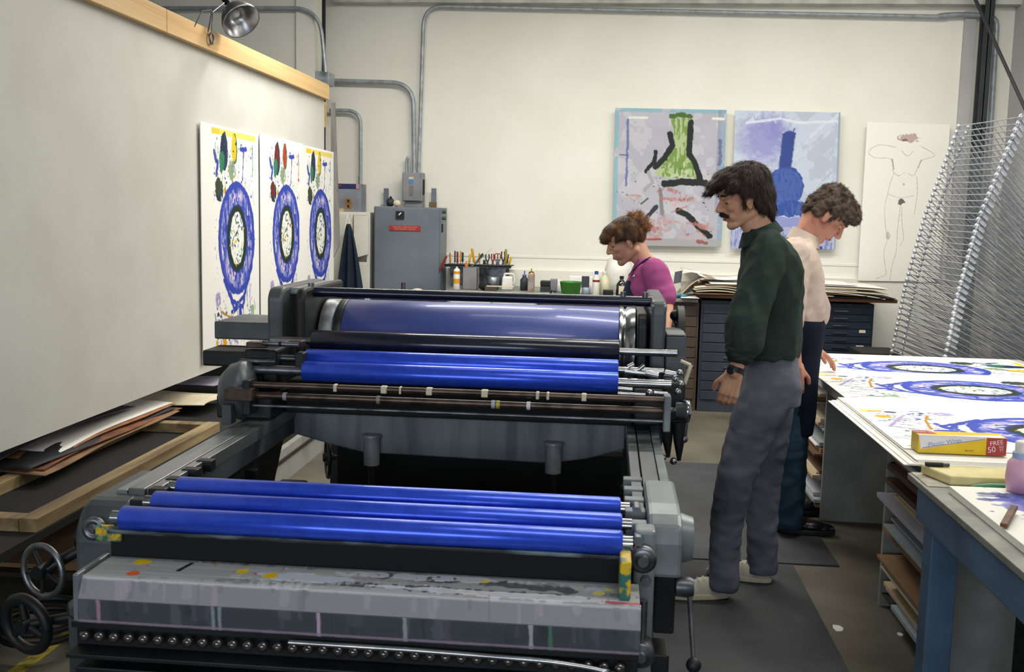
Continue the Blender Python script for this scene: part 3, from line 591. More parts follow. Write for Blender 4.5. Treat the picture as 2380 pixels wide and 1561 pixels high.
for px, c_ in ((663, '#9a9aa0'), (1147, '#b8bfc8'), (1229, '#e0e2e4'), (1158, '#c9b83c'), (880, '#8a8a72')):
    q = at(px, 930, Y=3.25); MB().cyl((q.x - .006, 3.25, .992), (q.x + .006, 3.25, .992), .0135, n=14).build('rod_spot', mat('ink_spot_%d' % px, c_, .5), PR)
MB().bx(.19, .212, 3.22, 3.28, .93, 1.045).build('rod_bracket', m_castl, PR, bevel=.004)
MB().bx(-1.17, -1.145, 3.22, 3.28, .93, 1.045).build('rod_bracket', m_castd, PR, bevel=.004)
# steel fittings at the right end of the rollers
for px, py, px2, py2, r, Y in ((1452, 862, 1500, 868, .009, 3.42), (1460, 852, 1474, 845, .007, 3.42), (1485, 858, 1498, 848, .007, 3.42), (1500, 866, 1530, 872, .012, 3.4), (1545, 866, 1575, 872, .012, 3.4), (1436, 902, 1470, 905, .006, 3.3), (1520, 912, 1552, 915, .006, 3.3), (1436, 914, 1500, 917, .005, 3.28)):
    MB().cyl(at(px, py, Y=Y), at(px2, py2, Y=Y), r).build('adjusting_screw', m_steel, PR)
for px, py in ((1510, 912), (1570, 880), (1582, 892), (1576, 910), (1580, 866)):
    MB().ball(at(px, py, Y=3.32), .011, 12, 8).build('screw_head', m_steel, PR)
MB().bx(.1, .2, 3.36, 3.6, .92, 1.03).build('roller_bracket', m_castd, PR, bevel=.008)
MB().bx(.2, .27, 3.4, 3.66, .93, 1.06).build('roller_bracket', m_castd, PR, bevel=.008)
q = at(1580, 955, Y=3.3)
MB().lathe((q.x - .035, 3.3, q.z), [(.012, 0), (.012, .02), (.03, .022), (.03, .05), (.036, .052), (.036, .065), (.018, .07)], (1, 0, 0)).build('cam_follower', m_steel, PR)
MB().tube([at(1594, 930, Y=3.3), at(1594, 985, Y=3.3), at(1590, 1020, Y=3.3)], .008).ball(at(1590, 1020, Y=3.3), .013, 12, 8).build('cam_lever', m_steel2, PR)
for (x0, y0), (x1, y1) in (((1548, 975), (1553, 1062)), ((1578, 980), (1578, 1070))):
    a, b = at(x0, y0, Y=3.3), at(x1, y1, Y=3.3); MB().tube([a, (a + b) / 2, b], [.024, .018, .006]).build('release_hook', m_castd, PR)
    MB().ball(b + Vector((-.018, -.01, 0)), .012, 12, 8).build('hook_ball', m_steel, PR)
MB().tube([at(1582, 838, Y=3.5), at(1605, 848, Y=3.5)], .006).tube([at(1606, 848, Y=3.5), at(1588, 900, Y=3.5)], .007).build('stop_bar', m_creamc, PR)
# gear cover and bracket at the left end
q = at(533, 912, Y=3.28)
MB().lathe((q.x - .045, 3.33, q.z), [(.02, 0), (.06, .008), (.09, .035), (.1, .07), (.1, .09), (.05, .11)], (1, .0, 0), 40).build('gear_cover', m_cast, PR)
MB().bx(at(520, 905, Y=3.2).x, at(585, 905, Y=3.2).x, 3.2, 3.26, at(550, 932, Y=3.2).z, at(550, 903, Y=3.2).z).build('chain_block', m_rusty, PR, bevel=.003)
MB().bx(at(514, 905, Y=3.2).x, at(536, 905, Y=3.2).x, 3.2, 3.25, .9, .965).build('bracket_foot', m_cast, PR, bevel=.003)
for px, py, w_, h_ in ((600, 800, .07, .02), (650, 797, .06, .018), (690, 797, .05, .02), (590, 838, .06, .02), (625, 842, .05, .03), (700, 835, .03, .05), (640, 858, .09, .02), (565, 850, .03, .04), (604, 880, .03, .03)):
    q = at(px, py, Y=3.42); MB().box(q, (w_, .05, h_)).build('adjusting_block', m_castd if px % 3 else m_rusty, PR, bevel=.004)
for px, py, px2 in ((610, 797, 648), (655, 799, 695), (560, 838, 640), (600, 858, 690)):
    MB().cyl(at(px, py, Y=3.38), at(px2, py + 2, Y=3.38), .008).build('adjusting_screw', m_steel2, PR)
MB().bx(-1.29, -1.1, 3.3, 3.66, .9, .98).bx(-1.235, -1.12, 3.42, 3.68, .98, 1.12).build('carriage_foot', m_castd, PR, bevel=.008)
MB().bx(.1, .26, 3.5, 4.2, .9, .99).build('carriage_foot', m_castd, PR, bevel=.008)
# ------------------------------------------------------------------ far side of the room
m_grey = mat('cabinet_grey_enamel', '#6f7880', .45, .1, col2='#626b73', scale=3)
m_sw = mat('switch_grey', '#8a8b90', .45, .15, col2='#77787d', scale=5)
m_red = mat('red_label', '#a8281f', .5)
m_pink = mat('pale_red_lettering', '#d99a90', .6)
m_wcab = mat('white_cabinet_paint', '#dddcd0', .55, col2='#d0cec1', scale=3)
m_navy = mat('navy_cloth', '#16283c', .85, col2='#0f1d2c', scale=9, bump=.2, bscale=120)
m_brown = mat('brown_drawer_paint', '#4e423a', .5, col2='#43382f', scale=5)
m_bgrey = mat('blue_grey_drawer_paint', '#39414f', .45, col2='#2f3743', scale=5)
m_nfile = mat('navy_drawer_paint', '#1c2a3a', .4, col2='#172230', scale=5)
m_wood = mat('dark_wood', '#6d4428', .5, col2='#432817', scale=8, stretch=(.3, 2, 2))
m_stone = mat('stone_slab', '#8f9087', .5, col2='#73746c', scale=8)
m_glass = mat('clear_glass', '#dfe6e2', .08, trans=.85, col2='#dfe6e2')
def px_box(x0, y0, x1, y1, Y):
    a, b = at(x0, y1, Y=Y), at(x1, y0, Y=Y); return a.x, b.x, min(a.z, b.z), max(a.z, b.z)
# white cabinet with hardware box and cloths
x0, x1, z0, z1 = px_box(764, 680, 858, 491, 9.02)
wc = thing('white_cabinet', 'tall off-white cabinet between the display panel and the grey electrical cabinet', 'cabinet', ((x0 + x1) / 2, 9.0, 0))
MB().bx(x0, x1 - .155, 9.04, 9.33, 0, z1).bx(x1 - .03, x1, 9.04, 9.33, 0, z1).bx(x1 - .155, x1 - .03, 9.12, 9.33, 0, z1).bx(x1 - .155, x1 - .03, 9.04, 9.12, z1 - .03, z1).build('body', m_wcab, wc, bevel=.004)
MB().bx(x0 + .02, x1 - .17, 9.022, 9.039, .03, z1 - .02).build('door', m_wcab, wc, bevel=.003)
a = at(835, 596, Y=8.76).z
MB().prism([(x1 - .14, a - .03), (x1 - .01, a + .01), (x1 - .01, z1 - .03), (x1 - .14, z1 - .03)], 9.01, 9.025).build('door', m_wcab, wc, bevel=.002)
MB().bx(x1 - .1, x1 - .02, 9.025, 9.038, .03, a - .06).build('door', m_wcab, wc, bevel=.002)
b0, b1, c0, c1 = px_box(780, 487, 835, 426, 9.1); c0 = z1
hb = thing('hardware_box', 'grey cardboard box with a blue top band on the white cabinet', 'box', ((b0 + b1) / 2, 8.95, c0))
MB().bx(b0, b1 + .015, 9.1, 9.3, c0, c1).build('carton', mat('box_grey', '#8c8f9a', .6), hb, bevel=.003)
MB().bx(b0, b1 - .03, 9.096, 9.1, c1 - .045, c1 - .002).build('blue_band', mat('box_blue', '#222f66', .5), hb)
MB().bx(b0 + .012, b0 + .05, 9.093, 9.096, c1 - .022, c1 - .012).build('red_mark', mat('box_red', '#c23a34', .5), hb)
MB().bx(b1 - .028, b1 - .004, 9.093, 9.1, c1 - .045, c1 - .004).build('pink_mark', mat('box_pink', '#cc8f94', .5), hb)
for z in (c0 + .075, c0 + .028):
    p_ = MB().mat(0).bx(b0 + .09, b0 + .145, 9.096, 9.1, z, z + .042).mat(1).ball((b0 + .118, 9.097, z + .021), (.014, .004, .016)).build('picture', [mat('box_orange', '#b4762c', .6), m_dark], hb)
MB().cyl((b1 - .02, 9.15, c1), (b1 - .02, 9.15, c1 + .07), .003).build('antenna', m_steel2, hb)
q0, q1, r0_, r1_ = px_box(764, 490, 797, 482, 9.05)
MB().bx(q0, q1, 9.045, 9.085, z1, z1 + .028).build('wood_block', m_pine, label='flat offcut of pine lying before the hardware box', cat='wood block', bevel=.002)
MB().prism([(q0 + .01, z1), (q0 + .055, z1), (q0 + .035, z1 + .11), (q0 + .0, z1 + .11)], 9.12, 9.16).build('wood_block', m_pine, label='upright wedge of pine left of the hardware box', cat='wood block', bevel=.002)
def hung_cloth(tx, ty, bl, br, by, Y, m, name, label, cat, topw=.03):
    t = at(tx, ty, Y=Y); a, b = at(bl, by, Y=Y), at(br, by, Y=Y)
    def P(u, v):
        w = v ** .72; x = (t.x - topw / 2 + u * topw) * (1 - w) + (a.x + u * (b.x - a.x)) * w
        return (x, Y - .02 - .025 * math.sin(u * 15 + v * 2) * min(1, v * 3) - .02 * math.sin(PI * u), t.z + (a.z - t.z) * v)
    o = MB().grid(P, 40, 30, (0, .006, 0)).build(name, m, label=label, cat=cat); return o
hk = at(811, 496, Y=8.96)
ap = hung_cloth(811, 520, 778, 856, 760, 8.95, m_navy, 'apron', 'dark navy apron hanging in a cone from a hook on the white cabinet', 'apron')
MB().tube([(hk.x, 9.02, hk.z), (hk.x, 8.93, hk.z), (hk.x - .03, 8.93, hk.z - .13)], .003).tube([(hk.x, 8.93, hk.z), (hk.x + .02, 8.93, hk.z - .13)], .003).build('apron_tie', m_paper, ap)
hung_cloth(766, 590, 761, 775, 740, 9.035, mat('teal_cloth', '#1c3c44', .85), 'hanging_cloth', 'narrow dark teal cloth hanging beside the display panel end', 'cloth', .04)
# grey electrical cabinet
x0, x1, z0, z1 = px_box(868, 690, 1022, 479, 9.0)
ec = thing('electrical_cabinet', 'large grey electrical cabinet with a red warning label against the back wall', 'electrical cabinet', ((x0 + x1) / 2, 9.15, z0 - .1))
MB().bx(x0, x1, 9.02, 9.345, z0 - .15, z1).build('body', m_grey, ec, bevel=.006)
MB().bx(x0 + .012, x1 - .012, 9.0, 9.02, z0 - .13, z1 - .012).build('door', m_grey, ec, bevel=.004)
s0, s1, t0, t1 = px_box(920, 509, 939, 490, 8.99)
sw = MB().bx(s0, s1, 8.985, 9.0, t0, t1).build('selector_plate', m_black, ec, bevel=.002)
MB().beam(((s0 + s1) / 2 - .006, 8.975, (t0 + t1) / 2 - .0), ((s0 + s1) / 2 + .015, 8.972, t1 - .014), .01, .01).build('selector_handle', m_white, sw)
s0, s1, t0, t1 = px_box(905, 537, 977, 523, 8.99)
lb = MB().mat(0).bx(s0, s1, 8.992, 9.0, t0, t1).mat(1).text('DANGER HIGH VOLTAGE', ((s0 + s1) / 2, 8.992, t0 + (t1 - t0) * .7), (1, 0, 0), (0, 0, 1), .019).text('DISCONNECT  POWER', ((s0 + s1) / 2, 8.992, t0 + (t1 - t0) * .3), (1, 0, 0), (0, 0, 1), .018).build('warning_label', [m_red, m_pink], ec, label='red warning label with two lines of pale letters')
for py in (492, 507): q = at(1026, py, Y=9.1); MB().cyl((x1, 9.1, q.z), (x1 + .03, 9.1, q.z), .014).build('push_button', mat('green_button', '#2f4a40', .5), ec)
MB().bx(x1, x1 + .012, 9.05, 9.07, at(1024, 540, Y=9.05).z, at(1024, 520, Y=9.05).z).build('latch', m_black, ec)
for a, b in ((890, 901), (1001, 1012)):
    s0, s1, t0, t1 = px_box(a, 478, b, 437, 9.3); mb = MB().bx(s0, s1, 9.335, 9.345, t0, t1); mb.bx(s0, s1, 9.2, 9.345, t0 - .002, t0 + .008); mb.build('mounting_bracket', m_grey, ec, bevel=.001)
q = at(908, 466, Y=9.1)
mo = thing('small_motor', 'small dark electric motor lying on top of the grey cabinet', 'motor', (q.x, q.y, z1))
MB().lathe((q.x - .035, 9.1, z1 + .038), [(.02, 0), (.036, .008), (.036, .05), (.025, .06)], (1, 0, 0)).build('housing', m_dark, mo)
MB().ball((q.x, 9.1, z1 + .08), .012).build('terminal', m_black, mo)
MB().ball((q.x + .06, 9.08, z1 + .03), (.035, .03, .03)).build('cloth_ball', m_cream, label='balled cream rag beside the small motor', cat='rag')
MB().bx(at(1001, 470, Y=9.2).x, at(1015, 470, Y=9.2).x, 9.12, 9.2, z1, z1 + .05).build('brown_block', mat('brown_block', '#6b5a3c', .7), label='small brown block under the right bracket of the grey cabinet', cat='block', bevel=.002)
# switch box above
s0, s1, t0, t1 = px_box(934, 468, 977, 400, 9.2)
sb = thing('switch_box', 'grey wall disconnect switch box above the electrical cabinet where conduits end', 'switch box', ((s0 + s1) / 2, 9.3, t0))
MB().bx(s0, s1 + .015, 9.22, 9.345, t0, t1).build('box_body', m_sw, sb, bevel=.006)
MB().bx(s0 + .006, s1 - .006, 9.21, 9.22, t0 + .006, t1 - .006).build('cover', m_sw, sb, bevel=.003)
MB().bx(s0 + .02, s1 + .015, 9.25, 9.345, z1 + .001, t0 - .001).build('wire_trough', m_sw, sb, bevel=.003)
MB().bx(s1 + .016, s1 + .03, 9.23, 9.25, t0 + .06, t1 - .06).build('switch_handle', m_black, sb, bevel=.003)
cx = (s0 + s1) / 2
MB().bx(cx - .022, cx + .02, 9.206, 9.21, t1 - .06, t1 - .04).build('sticker', mat('cream_sticker', '#c9c4a4', .6), sb)
MB().bx(cx - .024, cx + .022, 9.206, 9.21, t1 - .1, t1 - .066).build('sticker', mat('blue_sticker', '#4f83b4', .6), sb)
MB().bx(cx - .02, cx + .016, 9.206, 9.21, t0 + .05, t0 + .14).build('sticker', mat('grey_sticker', '#77706c', .6), sb)
# stand with small items before the electrical cabinet
s0, s1, t0, t1 = px_box(862, 720, 1024, 697, 8.55); zt2 = .86
tr = thing('tool_stand', 'low dark stand with clutter before the grey electrical cabinet', 'stand', ((s0 + s1) / 2, 8.7, 0))
MB().bx(s0, s1, 8.55, 8.95, zt2 - .03, zt2).build('top', m_castd, tr, bevel=.003)
for x in (s0 + .02, s1 - .05):
    for y in (8.57, 8.9): MB().bx(x, x + .03, y, y + .03, 0, zt2 - .03).build('leg', m_castd, tr)
def onz(px, Y): return at(px, 690, Y=Y).x
MB().lathe((onz(913, 8.6), 8.6, zt2), [(.055, 0), (.06, .005), (.06, .085), (.055, .09), (.05, .09), (.05, .01)], n=24).build('glass_jar', m_glass, label='wide clear glass jar before the grey electrical cabinet', cat='jar')
MB().lathe((onz(937, 8.65), 8.65, zt2), [(.018, 0), (.018, .14), (.012, .142)], n=16).build('black_bottle', m_black, label='thin black bottle beside the glass jar', cat='bottle')
MB().ball((onz(970, 8.62), 8.62, zt2 + .05), (.07, .05, .05), 20, 14).build('crumpled_rag', m_cream, label='crumpled cream rag on the stand before the grey cabinet', cat='rag')
MB().ball((onz(1005, 8.58), 8.58, zt2 + .02), (.06, .04, .025), 16, 10).build('red_rag', mat('red_cloth', '#a82c24', .8), label='red rag at the right end of the low dark stand', cat='rag')
MB().bx(onz(912, 8.57) - .04, onz(935, 8.57), 8.56, 8.6, zt2, zt2 + .03).build('blue_tin', mat('blue_tin', '#27528c', .4), label='small blue tin before the glass jar on the stand', cat='tin', bevel=.004)
# bench with stone slab
BX0, BX1 = -1.35, -.48; BZ = .955
be = thing('workbench', 'bench with a grey stone slab on white cabinets under the tool rack', 'workbench', ((BX0 + BX1) / 2, 8.9, 0))
MB().bx(BX0, BX1, 8.55, 9.3, BZ - .035, BZ).build('stone_top', m_stone, be, bevel=.004)
MB().bx(BX0 + .02, BX1 - .1, 8.6, 9.3, 0, BZ - .036).build('cabinet_body', m_white, be, bevel=.003)
MB().bx(BX0 + .04, BX0 + .38, 8.585, 8.599, .1, BZ - .06).build('door', m_white, be, bevel=.003)
MB().bx(BX0 + .4, BX1 - .12, 8.585, 8.599, .1, BZ - .06).build('door', m_white, be, bevel=.003)
# tool rack above it
RZ = at(1110, 616, Y=9.1).z; rx0, rx1 = at(1034, 616, Y=9.1).x, at(1189, 616, Y=9.1).x
rk = thing('tool_rack', 'grey sheet metal tool rack on the back wall full of hand tools', 'rack', ((rx0 + rx1) / 2, 9.2, RZ - .15))
MB().bx(rx0, rx1, 9.06, 9.34, RZ - .006, RZ).bx(rx0, rx1, 9.06, 9.065, RZ - .02, RZ + .004).build('shelf', m_dark, rk)
MB().bx(rx0 + .02, rx1 - .04, 9.3, 9.34, BZ + .0, RZ - .007).build('back_plate', m_steel2, rk, bevel=.002)
MB().bx(rx1 - .07, rx1 - .055, 9.08, 9.3, RZ - .12, RZ - .007).build('side_plate', m_steel2, rk)
m_oy, m_am, m_rd2, m_yl2, m_gn, m_tl = mat('orange_handle', '#c07a2a', .4), mat('amber_handle', '#d99a1c', .35), mat('red_handle', '#8c2a22', .4), mat('yellow_handle', '#dcb82c', .4), mat('dark_green_handle', '#1f3a30', .4), mat('teal_black_handle', '#1d3a48', .4)
def rkp(zx, zy, Y=9.14): return at(1020 + zx / 8.5, 560 + zy / 8.5, Y=Y)
def driver(zx0, zy0, zx1, zy1, w, m, lab, cat='tool', name='screwdriver', blade=True, Y=9.14):
    a, b = rkp(zx0, zy0, Y), rkp(zx1, zy1, Y); k = w / 8.5 / 2400 * 9 / 2; b = b if b.z > RZ + .0 else b
    t = thing(name, lab, cat, tuple(b), 'hand tools in the rack')
    d = (a - b); L_ = d.length; MB().lathe(b, [(k * .7, 0), (k, L_ * .08), (k * .85, L_ * .5), (k, L_ * .85), (k * .7, L_)], d, 12).build('handle', m, t)
    if blade: MB().cyl(b - d.normalized() * .1, b, k * .35).build('blade', m_steel2, t)
driver(222, 230, 225, 425, 38, m_oy, 'orange-brown handled screwdriver, leftmost upright tool in the rack')
driver(320, 190, 318, 425, 34, m_dark, 'dark tall tool between the orange and the red handles', blade=False, name='file')
driver(368, 205, 368, 430, 46, m_rd2, 'thick red handled screwdriver in the left part of the rack')
driver(432, 195, 430, 410, 38, m_am, 'amber handled screwdriver just right of the thick red one')
driver(472, 220, 470, 410, 46, m_tl, 'dark teal handled tool at the right end of the left cluster')
driver(625, 250, 600, 420, 52, m_yl2, 'short bright yellow handle leaning in the middle of the rack')
driver(655, 145, 705, 430, 58, m_am, 'tall slanted amber handle in the middle of the rack', name='chisel')
driver(800, 235, 800, 430, 36, m_oy, 'short orange handle behind the dark green one')
driver(870, 245, 740, 430, 46, m_gn, 'slanted dark green handle right of the amber ones')
driver(1325, 160, 1318, 460, 52, mat('olive_handle', '#a88c2c', .4), 'tall olive-amber handle near the right end of the rack')
driver(1372, 255, 1350, 445, 30, m_dark, 'thin dark handle right of the tall olive one')
driver(1430, 310, 1385, 455, 52, m_yl2, 'yellow handle leaning at the right end of the rack')
driver(900, 370, 900, 455, 60, m_gn, 'stubby dark green knob in the middle of the rack', blade=False, name='knob')
def pliers(zx, zt, zb, sp, m, lab):
    t = thing('pliers', lab, 'pliers', tuple(rkp(zx, zb)), 'hand tools in the rack'); p = rkp(zx, zb)
    for s in (-1, 1): MB().tube([p, rkp(zx + s * sp, (zt + zb) / 2), rkp(zx + s * sp * .8, zt)], .006, 8).build('handle', m, t)
    MB().box((p.x, p.y, p.z - .03), (.02, .012, .06)).build('jaw', m_steel2, t)
pliers(960, 255, 420, 36, m_dark, 'black handled pliers open in the middle of the rack')
pliers(1065, 250, 430, 26, m_rd2, 'red handled pliers right of the rack middle')
pliers(1270, 205, 420, 34, m_dark, 'dark handled pliers beside the tall olive handle')
sc_ = thing('scissors', 'pair of scissors with red loops standing in the rack', 'scissors', tuple(rkp(1160, 430)), 'hand tools in the rack')
for x in (1135, 1190): q = rkp(x, 320); MB().tube(arc(q, 0, 2 * PI, .022, (.6, 0, 0), (0, 0, 1.6), 16), .004, 8).build('finger_loop', m_rd2, sc_)
q = rkp(1160, 430); MB().box((q.x, q.y, q.z + .0), (.03, .008, .07)).build('blade', m_steel2, sc_)
a, b = rkp(1040, 150, 8.85), rkp(650, 500, 8.85); MB().beam(a, b, .014, .008).build('mixing_stick', m_cream, label='long cream mixing stick slanting out of the grey tin', cat='stick')
a, b = rkp(900, 270, 8.84), rkp(640, 510, 8.84); MB().beam(a, b, .03, .006).build('spatula', m_steel2, label='grey ink spatula leaning in the grey tin', cat='spatula')
a, b = rkp(150, 300, 9.0), rkp(20, 570, 9.0); MB().tube([a, b], .01).build('red_tube_tool', m_rd2, label='thin red tool leaning at the left end of the rack', cat='tool')
# things on the bench
def bx_at(zx, Y): return at(1020 + zx / 8.5, 655, Y=Y).x
def hz(zy, Y): return at(1100, 560 + zy / 8.5, Y=Y).z
x = bx_at(352, 8.72); h = hz(515, 8.72) - BZ
sp_ = thing('spray_can', 'white spray can with an orange label on the stone bench', 'spray can', (x, 8.72, BZ))
MB().lathe((x, 8.72, BZ), [(.027, 0), (.029, .004), (.029, h * .82), (.022, h * .9), (.012, h * .93)], n=24).build('can', m_white, sp_)
MB().cyl((x, 8.72, BZ + h * .93), (x, 8.72, BZ + h), .009, n=12).build('nozzle', m_white, sp_)
for z_, k_ in ((.25, .22), (.68, .12)): MB().lathe((x, 8.72, BZ + h * z_), [(.0297, 0), (.0297, h * k_)], n=24).build('label_band', mat('orange_label', '#dd9a2c', .5), sp_)
xa_, xb_ = bx_at(480, 8.75), bx_at(770, 8.75); h = hz(520, 8.75) - BZ
mb = MB(); mb.bx(xa_, xb_, 8.7, 8.704, BZ, BZ + h).bx(xa_, xb_, 8.84, 8.844, BZ, BZ + h).bx(xa_, xa_ + .004, 8.7, 8.844, BZ, BZ + h).bx(xb_ - .004, xb_, 8.7, 8.844, BZ, BZ + h).bx(xa_, xb_, 8.7, 8.844, BZ, BZ + .004)
mb.build('grey_tin', mat('dull_tin', '#8e8d91', .5, .3), label='square grey tin holding sticks and brushes on the bench', cat='tin')
def lathe_at(name, zx, Y, prof, m, lab, cat, base=BZ, n=24):
    x = bx_at(zx, Y); return MB().lathe((x, Y, base), prof, n=n).build(name, m, label=lab, cat=cat)
lathe_at('paint_brush', 540, 8.76, [(.008, .0), (.006, .1), (.012, .17), (.016, .2), (.004, .235)], m_oy, 'amber tipped brush standing in the grey tin', 'brush', BZ + .006)
lathe_at('cup', 1070, 8.75, [(.045, 0), (.05, .005), (.055, .11), (.05, .112)], m_steel2, 'dull steel cup on the bench under the rack', 'cup')
x = bx_at(900, 8.66); MB().ball((x, 8.66, BZ + .035), (.05, .04, .035), 16, 10).build('black_rag', m_gloom, label='black inky rag beside the grey tin', cat='rag')
x0_, x1_ = bx_at(915, 8.62), bx_at(1130, 8.62); MB().bx(x0_, x1_, 8.6, 8.7, BZ, BZ + .035).build('brown_box', m_brown, label='low brown box at the front of the stone bench', cat='box', bevel=.003)
x0_, x1_ = bx_at(940, 8.6), bx_at(1480, 8.6); MB().bx(x0_, x1_, 8.6, 8.64, BZ + .037, BZ + .044).build('ruler', m_cream, label='cream ruler lying across the low brown box', cat='ruler')
x = bx_at(1360, 8.8); jg = thing('plastic_jug', 'white translucent plastic jug on the stone bench', 'jug', (x, 8.8, BZ)); h = hz(625, 8.8) - BZ
MB().box((x, 8.8, BZ + h * .42), (.1, .1, h * .84), taper=(.85, .9)).build('body', m_white, jg, bevel=.012)
MB().tube(bend([(x - .03, 8.8, BZ + h * .8), (x - .03, 8.8, BZ + h), (x + .05, 8.8, BZ + h), (x + .06, 8.8, BZ + h * .5), (x + .04, 8.8, BZ + h * .3)], .015, 4), .008).build('handle', m_white, jg)
x = bx_at(1690, 8.78); pb_ = thing('pump_bottle', 'dark blue pump bottle on the stone bench', 'bottle', (x, 8.78, BZ)); h = hz(560, 8.78) - BZ
MB().lathe((x, 8.78, BZ), [(.03, 0), (.036, .006), (.036, h * .55), (.014, h * .72)], n=20).build('bottle_body', m_dark, pb_)
MB().lathe((x, 8.78, BZ + h * .72), [(.018, 0), (.018, h * .08), (.005, h * .1), (.005, h * .28)], n=16).build('pump_head', mat('blue_plastic', '#2a4aa8', .4), pb_)
x = bx_at(1825, 8.68); cn = thing('solvent_can', 'tall square metal solvent can with a brass top on the stone bench', 'can', (x, 8.68, BZ)); h = hz(610, 8.68) - BZ
MB().box((x, 8.68, BZ + h / 2), (.056, .05, h)).build('can_body', mat('printed_can', '#a79c94', .45, .4, col2='#8c6f62', scale=20), cn, bevel=.004)
MB().lathe((x, 8.68, BZ + h), [(.027, 0), (.02, .015), (.006, .02), (.006, .04)], n=16).build('spout', mat('brass', '#a88448', .3, .9), cn)
x0_, x1_ = bx_at(2010, 8.72), bx_at(2205, 8.72); h = hz(740, 8.72) - BZ
tb = thing('tape_dispenser', 'black tape dispenser on a grey block at the right end of the bench', 'tape dispenser', (x0_ + .04, 8.75, BZ))
MB().bx(x0_, x1_, 8.68, 8.8, BZ, BZ + h * .48).build('base', m_dark, tb, bevel=.004); MB().bx(x0_, x1_, 8.68, 8.76, BZ + h * .5, BZ + h).build('reel_case', m_black, tb, bevel=.008)
MB().bx(x1_ - .01, x1_ + .05, 8.85, 8.95, BZ, BZ + h * 1.05).build('grey_carton', m_sw, label='grey carton behind the tape dispenser', cat='box', bevel=.003)
MB().bx(bx_at(1620, 8.85), bx_at(1760, 8.85), 8.83, 8.93, BZ, BZ + .075).build('brown_carton', mat('tan_carton', '#7c6c50', .8), label='small tan carton between the jug and the solvent can', cat='box', bevel=.003)
# flat files
def flat_file(x0, x1, m, n, zbot, zt, lab, hx, hw, tags=(), hide=False, Y=8.6):
    t = thing('flat_file', lab, 'flat file cabinet', ((x0 + x1) / 2, Y + .35, 0))
    MB().bx(x0, x1, Y + .012, 9.33, .0, zt).build('carcass', m, t, bevel=.003)
    dh = (zt - .03 - zbot) / n
    for k in range(n):
        z = zbot + k * dh; d = MB().bx(x0 + .02, x1 - .02, Y, Y + .012, z + .004, z + dh - .004).build('drawer', m, t, bevel=.002)
        if hx and not (hide and k >= 5): MB().bx(hx - hw / 2, hx + hw / 2, Y - .015, Y - .004, z + dh * .42, z + dh * .56).bx(hx - hw / 2, hx - hw / 2 + .006, Y - .012, Y, z + dh * .42, z + dh * .56).bx(hx + hw / 2 - .006, hx + hw / 2, Y - .012, Y, z + dh * .42, z + dh * .56).build('handle', m_steel, d)
    for px, py, w in tags:
        q = at(px, py, Y=Y); MB().bx(q.x - w / 2, q.x + w / 2, Y - .004, Y, q.z - .012, q.z + .012).build('card_holder', m_cream, t)
flat_file(-.46, .15, m_brown, 9, .1, .91, 'brown flat file cabinet directly behind the press cylinder', -.15, .1)
flat_file(.16, .765, m_brown, 9, .1, .91, 'brown flat file cabinet behind the woman, next to the blue-grey one', .46, .1)
flat_file(.78, 1.42, m_bgrey, 10, .1, .93, 'blue-grey flat file cabinet behind the man in the green shirt', at(1690, 830, Y=8.6).x + .03, .12, hide=True)
zt3 = at(1980, 706, Y=8.6).z
flat_file(1.43, at(2030, 760, Y=8.6).x, m_nfile, 14, .07, zt3, 'navy flat file cabinet at the right end below the paper stacks', at(1952, 760, Y=8.6).x, .115, ((2004, 770, .05), (1998, 806, .06)))
MB().bx(.76, at(2085, 697, Y=8.55).x, 8.53, 9.33, .955, .985).build('counter_board', m_wood, label='dark wooden board laid over the flat files, carrying the papers', cat='board', bevel=.004)
MB().bx(-.46, .75, 8.56, 9.33, .912, .94).build('counter_board', m_stone, label='grey worktop over the brown flat files', cat='worktop', bevel=.004)
# things on the grey worktop
WZ = .94
def wx(px, Y): return at(px, 680, Y=Y).x
def wz(py, Y, px=1400): return at(px, py, Y=Y).z
x = wx(1326, 8.7); MB().lathe((x, 8.7, WZ), [(.07, 0), (.075, .004), (.092, .1), (.094, .102), (.094, .108), (.088, .104), (.07, .01)], n=32).build('green_tub', mat('green_plastic', '#3f8a2c', .35), label='bright green plastic tub on the grey worktop', cat='tub')
x = wx(1360, 8.8); MB().box((x, 8.8, WZ + .1), (.065, .02, .1)).build('photo_card', mat('dark_photo', '#3c4148', .4), label='small dark square card standing behind the green tub', cat='card')
MB().lathe((wx(1362, 8.72), 8.72, WZ), [(.03, 0), (.035, .003), (.035, .055), (.028, .06)], n=20).build('small_jar', mat('blue_white_jar', '#9aa8b8', .3), label='small blue and white jar right of the green tub', cat='jar')
x = wx(1385, 8.68); wb = thing('wash_bottle', 'white bottle with a blue cap and a red band on the grey worktop', 'bottle', (x, 8.68, WZ)); h = wz(630, 8.68) - WZ
MB().lathe((x, 8.68, WZ), [(.028, 0), (.03, .004), (.03, h * .7), (.014, h * .85), (.013, h * .88)], n=24).build('bottle_body', m_white, wb)
MB().lathe((x, 8.68, WZ + h * .87), [(.016, 0), (.016, h * .13)], n=16).build('cap', mat('blue_plastic', '#2a4aa8'), wb)
MB().lathe((x, 8.68, WZ + h * .55), [(.0305, 0), (.0305, h * .09)], n=24).build('red_band', m_rd2, wb)
x = wx(1404, 8.78); jb2 = thing('cream_jug', 'translucent cream jug behind the bottle with the red band', 'jug', (x, 8.78, WZ)); h = wz(636, 8.78) - WZ
MB().lathe((x, 8.78, WZ), [(.042, 0), (.046, .006), (.046, h * .75), (.02, h * .92), (.018, h)], n=24).build('jug_body', mat('cream_plastic', '#d8d4b4', .5), jb2); MB().lathe((x, 8.78, WZ + h), [(.021, 0), (.021, .02)], n=16).build('cap', m_white, jb2)
